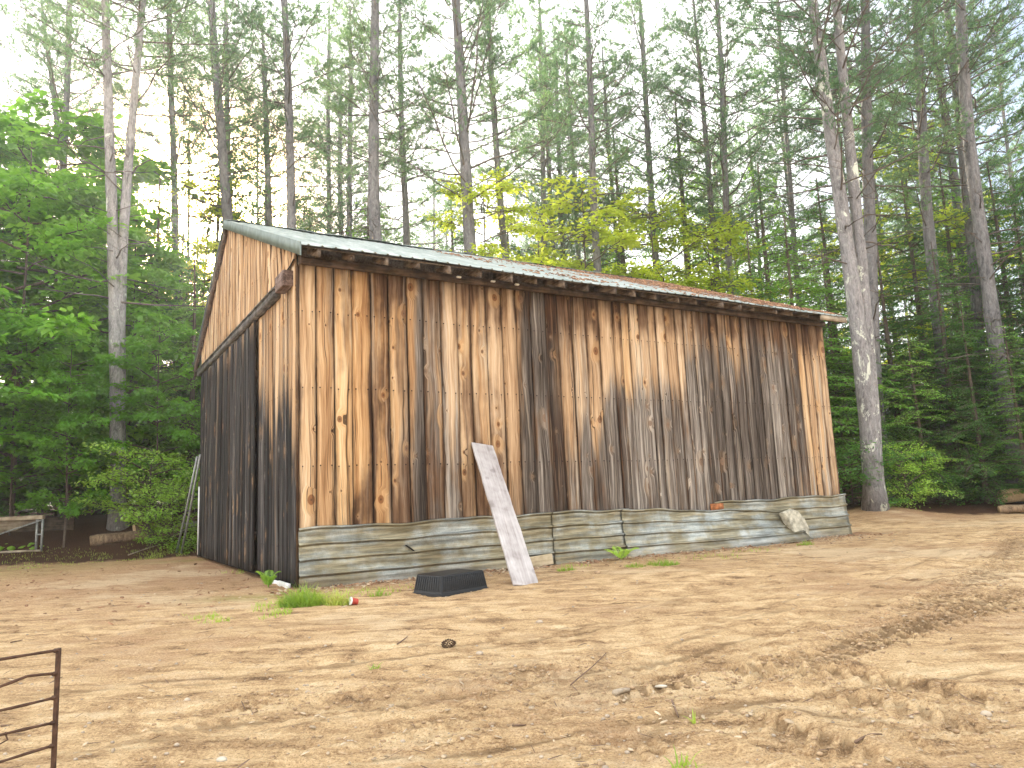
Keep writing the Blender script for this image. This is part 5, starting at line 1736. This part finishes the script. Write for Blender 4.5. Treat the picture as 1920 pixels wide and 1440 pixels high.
# --- understorey trees
UT = [
    ('map0', 60, 262, 24.5, 'large full green maple at the left edge of the picture', 1.05),
    ('map1', 150, 330, 27, 'darker green maple right behind the large maple at the left edge', 1.0),
    ('map2', 40, 585, 23.4, 'bright green maple sapling with broad layered sprays over the timber bin', 1.25),
    ('map1', -110, 500, 20.5, 'bright maple sapling cut by the left border of the picture', 1.25),
    ('map2', 300, 600, 24.2, 'layered green maple sapling between the twin pine and the shed', .95),
    ('map0', 135, 650, 22.5, 'low green maple behind the timber bin, left of the twin pine', .8),
    ('hem0', -30, 60, 25, 'tall dark teal hemlock at the top left corner of the picture', .8),
    ('hem1', 300, 330, 29, 'dark hemlock right of the twin pine trunk', .9),
    ('hem2', 345, 420, 31, 'hemlock beside the near gable with the low sun behind it', .8),
    ('hem3', 412, 300, 34, 'green hemlock just behind the roof peak', .7),
    ('hem2', 215, 270, 32, 'dark hemlock behind the fork of the twin pine', .9),
    ('hem1', 40, 300, 31, 'dark hemlock filling the gap behind the large left maple', 1.0),
    ('hem0', 845, 345, 36, 'dark hemlock behind the middle of the roof at the thick dark pine', .9),
    ('hem3', 760, 400, 38, 'short dark hemlock behind the roof right of the stout pale pine', .9),
    ('hem2', 950, 380, 37, 'low hemlock behind the slim left-leaning pine', .8),
    ('bee0', 905, 318, 31, 'yellow-green beech standing left of the tight cluster of slender pines', 1.00),
    ('bee1', 1090, 330, 31.5, 'glowing yellow-green beech in front of the tight cluster of slender pines', 1.25),
    ('bee2', 1215, 365, 32, 'yellow-green beech third from the left along the roof ridge', 1.12),
    ('bee0', 1320, 400, 33, 'yellow-green beech behind the far end of the roof', 1.12),
    ('bee1', 1010, 400, 34, 'small yellow-green beech between the two taller ones behind the roof', 1.00),
    ('hemb1', 1265, 175, 35, 'tall soft green tree rising behind the far half of the roof', .7),
    ('hemb0', 1470, 400, 28.5, 'bright feathery hemlock just beyond the far end of the roof', 1.15),
    ('hemb1', 1400, 430, 31, 'light green hemlock behind the last rafters of the far eave', 1.0),
    ('hemb0', 1540, 470, 29.5, 'feathery green hemlock in the gap between roof end and massive pine', 1.1),
    ('hem1', 1530, 330, 33, 'dark hemlock behind the massive two-stemmed pine on its left', .9),
    ('hem0', 1690, 335, 32, 'dark layered hemlock right of the massive two-stemmed pine', 1.0),
    ('bee2', 1690, 250, 35, 'yellowish beech high behind the dark layered hemlock', 1.00),
    ('hem3', 1745, 450, 28, 'bushy hemlock in front of the straight tilted grey pine', 1.05),
    ('hem2', 1850, 300, 30, 'tall dark hemlock between the right-hand pine trunks', 1.0),
    ('hem1', 1930, 250, 27.5, 'dark hemlock at the right border of the picture', 1.0),
    ('hem0', 1800, 560, 26.6, 'small hemlock with low drooping green boughs near the right woods edge', 1.3),
    ('hem3', 1990, 200, 30, 'hemlock mostly outside the right border of the picture', 1.0),
    ('hemb1', 1880, 600, 26.0, 'bright drooping hemlock boughs beside the pale right-edge pine', 1.2),
    ('hem2', 1600, 560, 28, 'hemlock showing between the shed corner and the massive pine', 1.1),
    ('hem2', 1945, -10, 26.5, 'tall dark evergreen boughs hanging in at the top right corner', .6),
    ('shr0', 285, 850, 23.0, 'bright lime green young shrub in front of the twin pine trunk', .95),
    ('shr1', 325, 905, 22.9, 'low lime green shrub beside the leaning poles', .95),
    ('shr1', 1690, 842, 25.0, 'fresh green bush at the right foot of the massive pine', .9),
    ('dsh0', 1590, 850, 25.4, 'dark evergreen bush between the shed corner and the massive pine', 1.5),
    ('dsh1', 1760, 890, 26.4, 'low dark shrub at the woods edge under the tilted grey pine', 1.6),
    ('dsh0', 1840, 895, 27.2, 'low dark shrub at the woods edge left of the cut logs', 1.6),
    ('shr0', 1805, 880, 27.5, 'small bright leafy plant in the dark under the right hemlocks', .6),
    ('dsh1', 1920, 890, 27.8, 'dark shrub behind the cut logs at the right border', 1.4),
    ('map1', 115, 215, 29, 'tall soft green maple between the left edge and the twin pine', 1.1),
    ('map2', -60, 230, 27, 'tall green maple mostly beyond the left border of the picture', 1.2),
    ('map0', 255, 415, 27.5, 'mid green maple just right of the twin pine trunk', .9),
    ('hemb0', 365, 470, 27, 'light green hemlock touching the near gable of the shed', .9),
    ('dsh0', 20, 850, 30, 'dark low shrub deep behind the timber bin at the left border', 2.2),
    ('dsh1', 110, 840, 31, 'dark low shrub on the bank between the bin and the twin pine', 2.2),
    ('dsh0', 180, 860, 30, 'dark low shrub just left of the twin pine foot', 2.0),
    ('dsh1', -60, 840, 29, 'dark low shrub on the bank beyond the left border', 2.2),
    ('dsh0', 330, 830, 31, 'dark shrub in the shade behind the back corner of the shed', 2.2),
    ('bee2', 395, 330, 33, 'yellow-lit beech glowing in the low sun behind the roof peak', .8),
    ('hemb1', 690, 360, 36, 'soft green hemlock behind the roof left of the stout pale pine', 1.0),
    ('hemb0', 570, 380, 35, 'soft green hemlock behind the near edge of the roof', .9),
    ('hemb1', 1150, 250, 37, 'tall soft green hemlock behind the yellow-green beeches', .8),
    ('hemb0', 1420, 300, 35, 'tall light green hemlock beyond the far end of the roof', .9),
    ('hem1', 1640, 420, 29.5, 'dark green hemlock filling the gap right behind the massive pine', 1.1),
    ('hemb1', 1760, 300, 33, 'lighter hemlock crown behind the straight tilted grey pine', 1.0),
    ('hem0', 1900, 380, 28.5, 'dense dark hemlock in front of the pale right-edge pine', 1.2),
    ('hemb0', 1700, 620, 27.2, 'young green hemlock with bright boughs right of the massive pine', 1.2),
]
for key, px, py, Y, lab, w in UT:
    px_tree(key, px, py, Y, lab, wide=w)

# --- the wood behind: pines and hemlocks nobody can tell apart from each other, by zone
rg = np.random.default_rng(41)


def zone_of(px):
    return ('left of the shed' if px < 370 else 'behind the near half of the shed roof' if px < 900 else 'behind the far half of the shed roof' if px < 1560 else 'right of the shed')


npn = 0
while npn < 66:
    px = rg.uniform(-260, 2200); Y = 36 + 40 * rg.random() ** 1.2
    p = at_y(px, 500, Y)
    zn = zone_of(px)
    o = place('pine%d' % rg.integers(0, 6), p[0], Y, rg.uniform(20, 27), 'far pine trunk in the hazy woods %s' % zn, 'far pines %s' % zn, rg.uniform(0, 6.28), rg.normal(0, .02), rg.uniform(.45, .75), rg.uniform(.8, 1.1))
    npn += 1
nh = 0
while nh < 84:
    px = rg.uniform(-300, 2250); Y = 36 + 26 * rg.random()
    if px > 380 and px < 1500 and Y < 42: continue
    p = at_y(px, 500, Y)
    hh = rg.uniform(6, 11) if (px < 380 or px > 1500) else rg.uniform(4.5, 8.5)
    zn = zone_of(px)
    place('hem%d' % rg.integers(0, 4), p[0], Y, hh, 'far dark hemlock in the understorey %s' % zn, 'far hemlocks %s' % zn, rg.uniform(0, 6.28), 0, 1, rg.uniform(1.0, 1.5))
    nh += 1

# ------------------------------------------------------------------ light, sky, camera
sd_ = ray(368, 405); sd_ /= np.linalg.norm(sd_)
SUN_EL = math.asin(sd_[2]); SUN_AZ = math.atan2(sd_[0], sd_[1])      # azimuth from +Y towards +X
sun = bpy.data.lights.new('sun', 'SUN'); sun.energy = 5.0; sun.angle = R(.6); sun.color = (1, .91, .78)
so = bpy.data.objects.new('sun', sun); COL.objects.link(so)
so.rotation_euler = Vector(sd_).to_track_quat('Z', 'Y').to_euler()

w = bpy.data.worlds.new('World'); SC.world = w; w.use_nodes = True
nt = w.node_tree; nt.nodes.clear()
sky = nt.nodes.new('ShaderNodeTexSky'); sky.sky_type = 'NISHITA'; sky.sun_disc = False
sky.sun_elevation = SUN_EL; sky.sun_rotation = SUN_AZ; sky.air_density = 1.0; sky.dust_density = 2.0; sky.ozone_density = 1.0
tc = nt.nodes.new('ShaderNodeTexCoord')
mp = nt.nodes.new('ShaderNodeMapping'); mp.inputs['Scale'].default_value = (1, 1, 2.2); nt.links.new(tc.outputs['Generated'], mp.inputs[0])
cn = nt.nodes.new('ShaderNodeTexNoise'); cn.inputs['Scale'].default_value = 2.2; cn.inputs['Detail'].default_value = 6; nt.links.new(mp.outputs[0], cn.inputs['Vector'])
cr = nt.nodes.new('ShaderNodeValToRGB'); cr.color_ramp.elements[0].position = .30; cr.color_ramp.elements[1].position = .58
cr.color_ramp.elements[0].color = (.25, .25, .25, 1); cr.color_ramp.elements[1].color = (1, 1, 1, 1)
nt.links.new(cn.outputs['Fac'], cr.inputs[0])
mx = nt.nodes.new('ShaderNodeMix'); mx.data_type = 'RGBA'; dr = nt.nodes.new('ShaderNodeVectorMath'); dr.operation = 'DOT_PRODUCT'; nt.links.new(tc.outputs['Generated'], dr.inputs[0]); dr.inputs[1].default_value = (.80, .50, .34)
clr = nt.nodes.new('ShaderNodeMapRange'); clr.interpolation_type = 'SMOOTHSTEP'; nt.links.new(dr.outputs['Value'], clr.inputs[0]); clr.inputs[1].default_value = .80; clr.inputs[2].default_value = .97; clr.inputs[3].default_value = 1; clr.inputs[4].default_value = .12
ml = nt.nodes.new('ShaderNodeMath'); ml.operation = 'MULTIPLY'; nt.links.new(cr.outputs[0], ml.inputs[0]); nt.links.new(clr.outputs[0], ml.inputs[1])
nt.links.new(ml.outputs[0], mx.inputs[0]); nt.links.new(sky.outputs[0], mx.inputs[6])
mx.inputs[7].default_value = (10.9, 10.9, 10.7, 1)
bg = nt.nodes.new('ShaderNodeBackground'); bg.inputs[1].default_value = .10; 
# bright ring of sky close round the sun
ds = nt.nodes.new('ShaderNodeVectorMath'); ds.operation = 'DOT_PRODUCT'; nt.links.new(tc.outputs['Generated'], ds.inputs[0]); ds.inputs[1].default_value = tuple(sd_)
pw = nt.nodes.new('ShaderNodeMath'); pw.operation = 'POWER'; pw.use_clamp = True; nt.links.new(ds.outputs['Value'], pw.inputs[0]); pw.inputs[1].default_value = 330
ad = nt.nodes.new('ShaderNodeMix'); ad.data_type = 'RGBA'; ad.blend_type = 'ADD'; nt.links.new(pw.outputs[0], ad.inputs[0]); nt.links.new(mx.outputs[2], ad.inputs[6]); ad.inputs[7].default_value = (700, 470, 210, 1)
nt.links.new(ad.outputs[2], bg.inputs[0])
wo = nt.nodes.new('ShaderNodeOutputWorld'); nt.links.new(bg.outputs[0], wo.inputs[0])

cam = bpy.data.cameras.new('camera'); co_ = bpy.data.objects.new('camera', cam); COL.objects.link(co_)
cam.sensor_width = 36; cam.lens = F / 1920 * 36; cam.clip_end = 3000; cam.clip_start = .05
fwd = Vector((0, CP, SP)); up0 = Vector((0, -SP, CP)); r0_ = Vector((1, 0, 0))
rv = r0_ * CR - up0 * SR; uv = r0_ * SR + up0 * CR
mw = Matrix((rv, uv, -fwd)).transposed().to_4x4(); mw.translation = Vector((0, 0, H))
co_.matrix_world = mw
SC.camera = co_

vs = SC.view_settings; vs.view_transform = 'Standard'; vs.look = 'None'; vs.gamma = 1; vs.exposure = 1.58
cy = SC.cycles
cy.max_bounces = 8; cy.diffuse_bounces = 4; cy.glossy_bounces = 2; cy.transmission_bounces = 5; cy.transparent_max_bounces = 8; cy.volume_bounces = 1
cy.use_denoising = True
cy.sample_clamp_indirect = 8

hz = MB(); hz.box(-265, 265, -265, 265, -1.6, 34)
hzm = bpy.data.materials.new('thin_haze'); hzm.use_nodes = True; ht = hzm.node_tree; ht.nodes.clear()
pv = ht.nodes.new('ShaderNodeVolumePrincipled'); pv.inputs['Color'].default_value = (.93, .96, 1, 1); pv.inputs['Density'].default_value = .0014; pv.inputs['Anisotropy'].default_value = .72
ho_ = ht.nodes.new('ShaderNodeOutputMaterial'); ht.links.new(pv.outputs[0], ho_.inputs['Volume'])
haze = hz.build('haze', hzm); tag(haze, 'thin pale morning haze hanging between the trees', 'haze', kind='stuff')
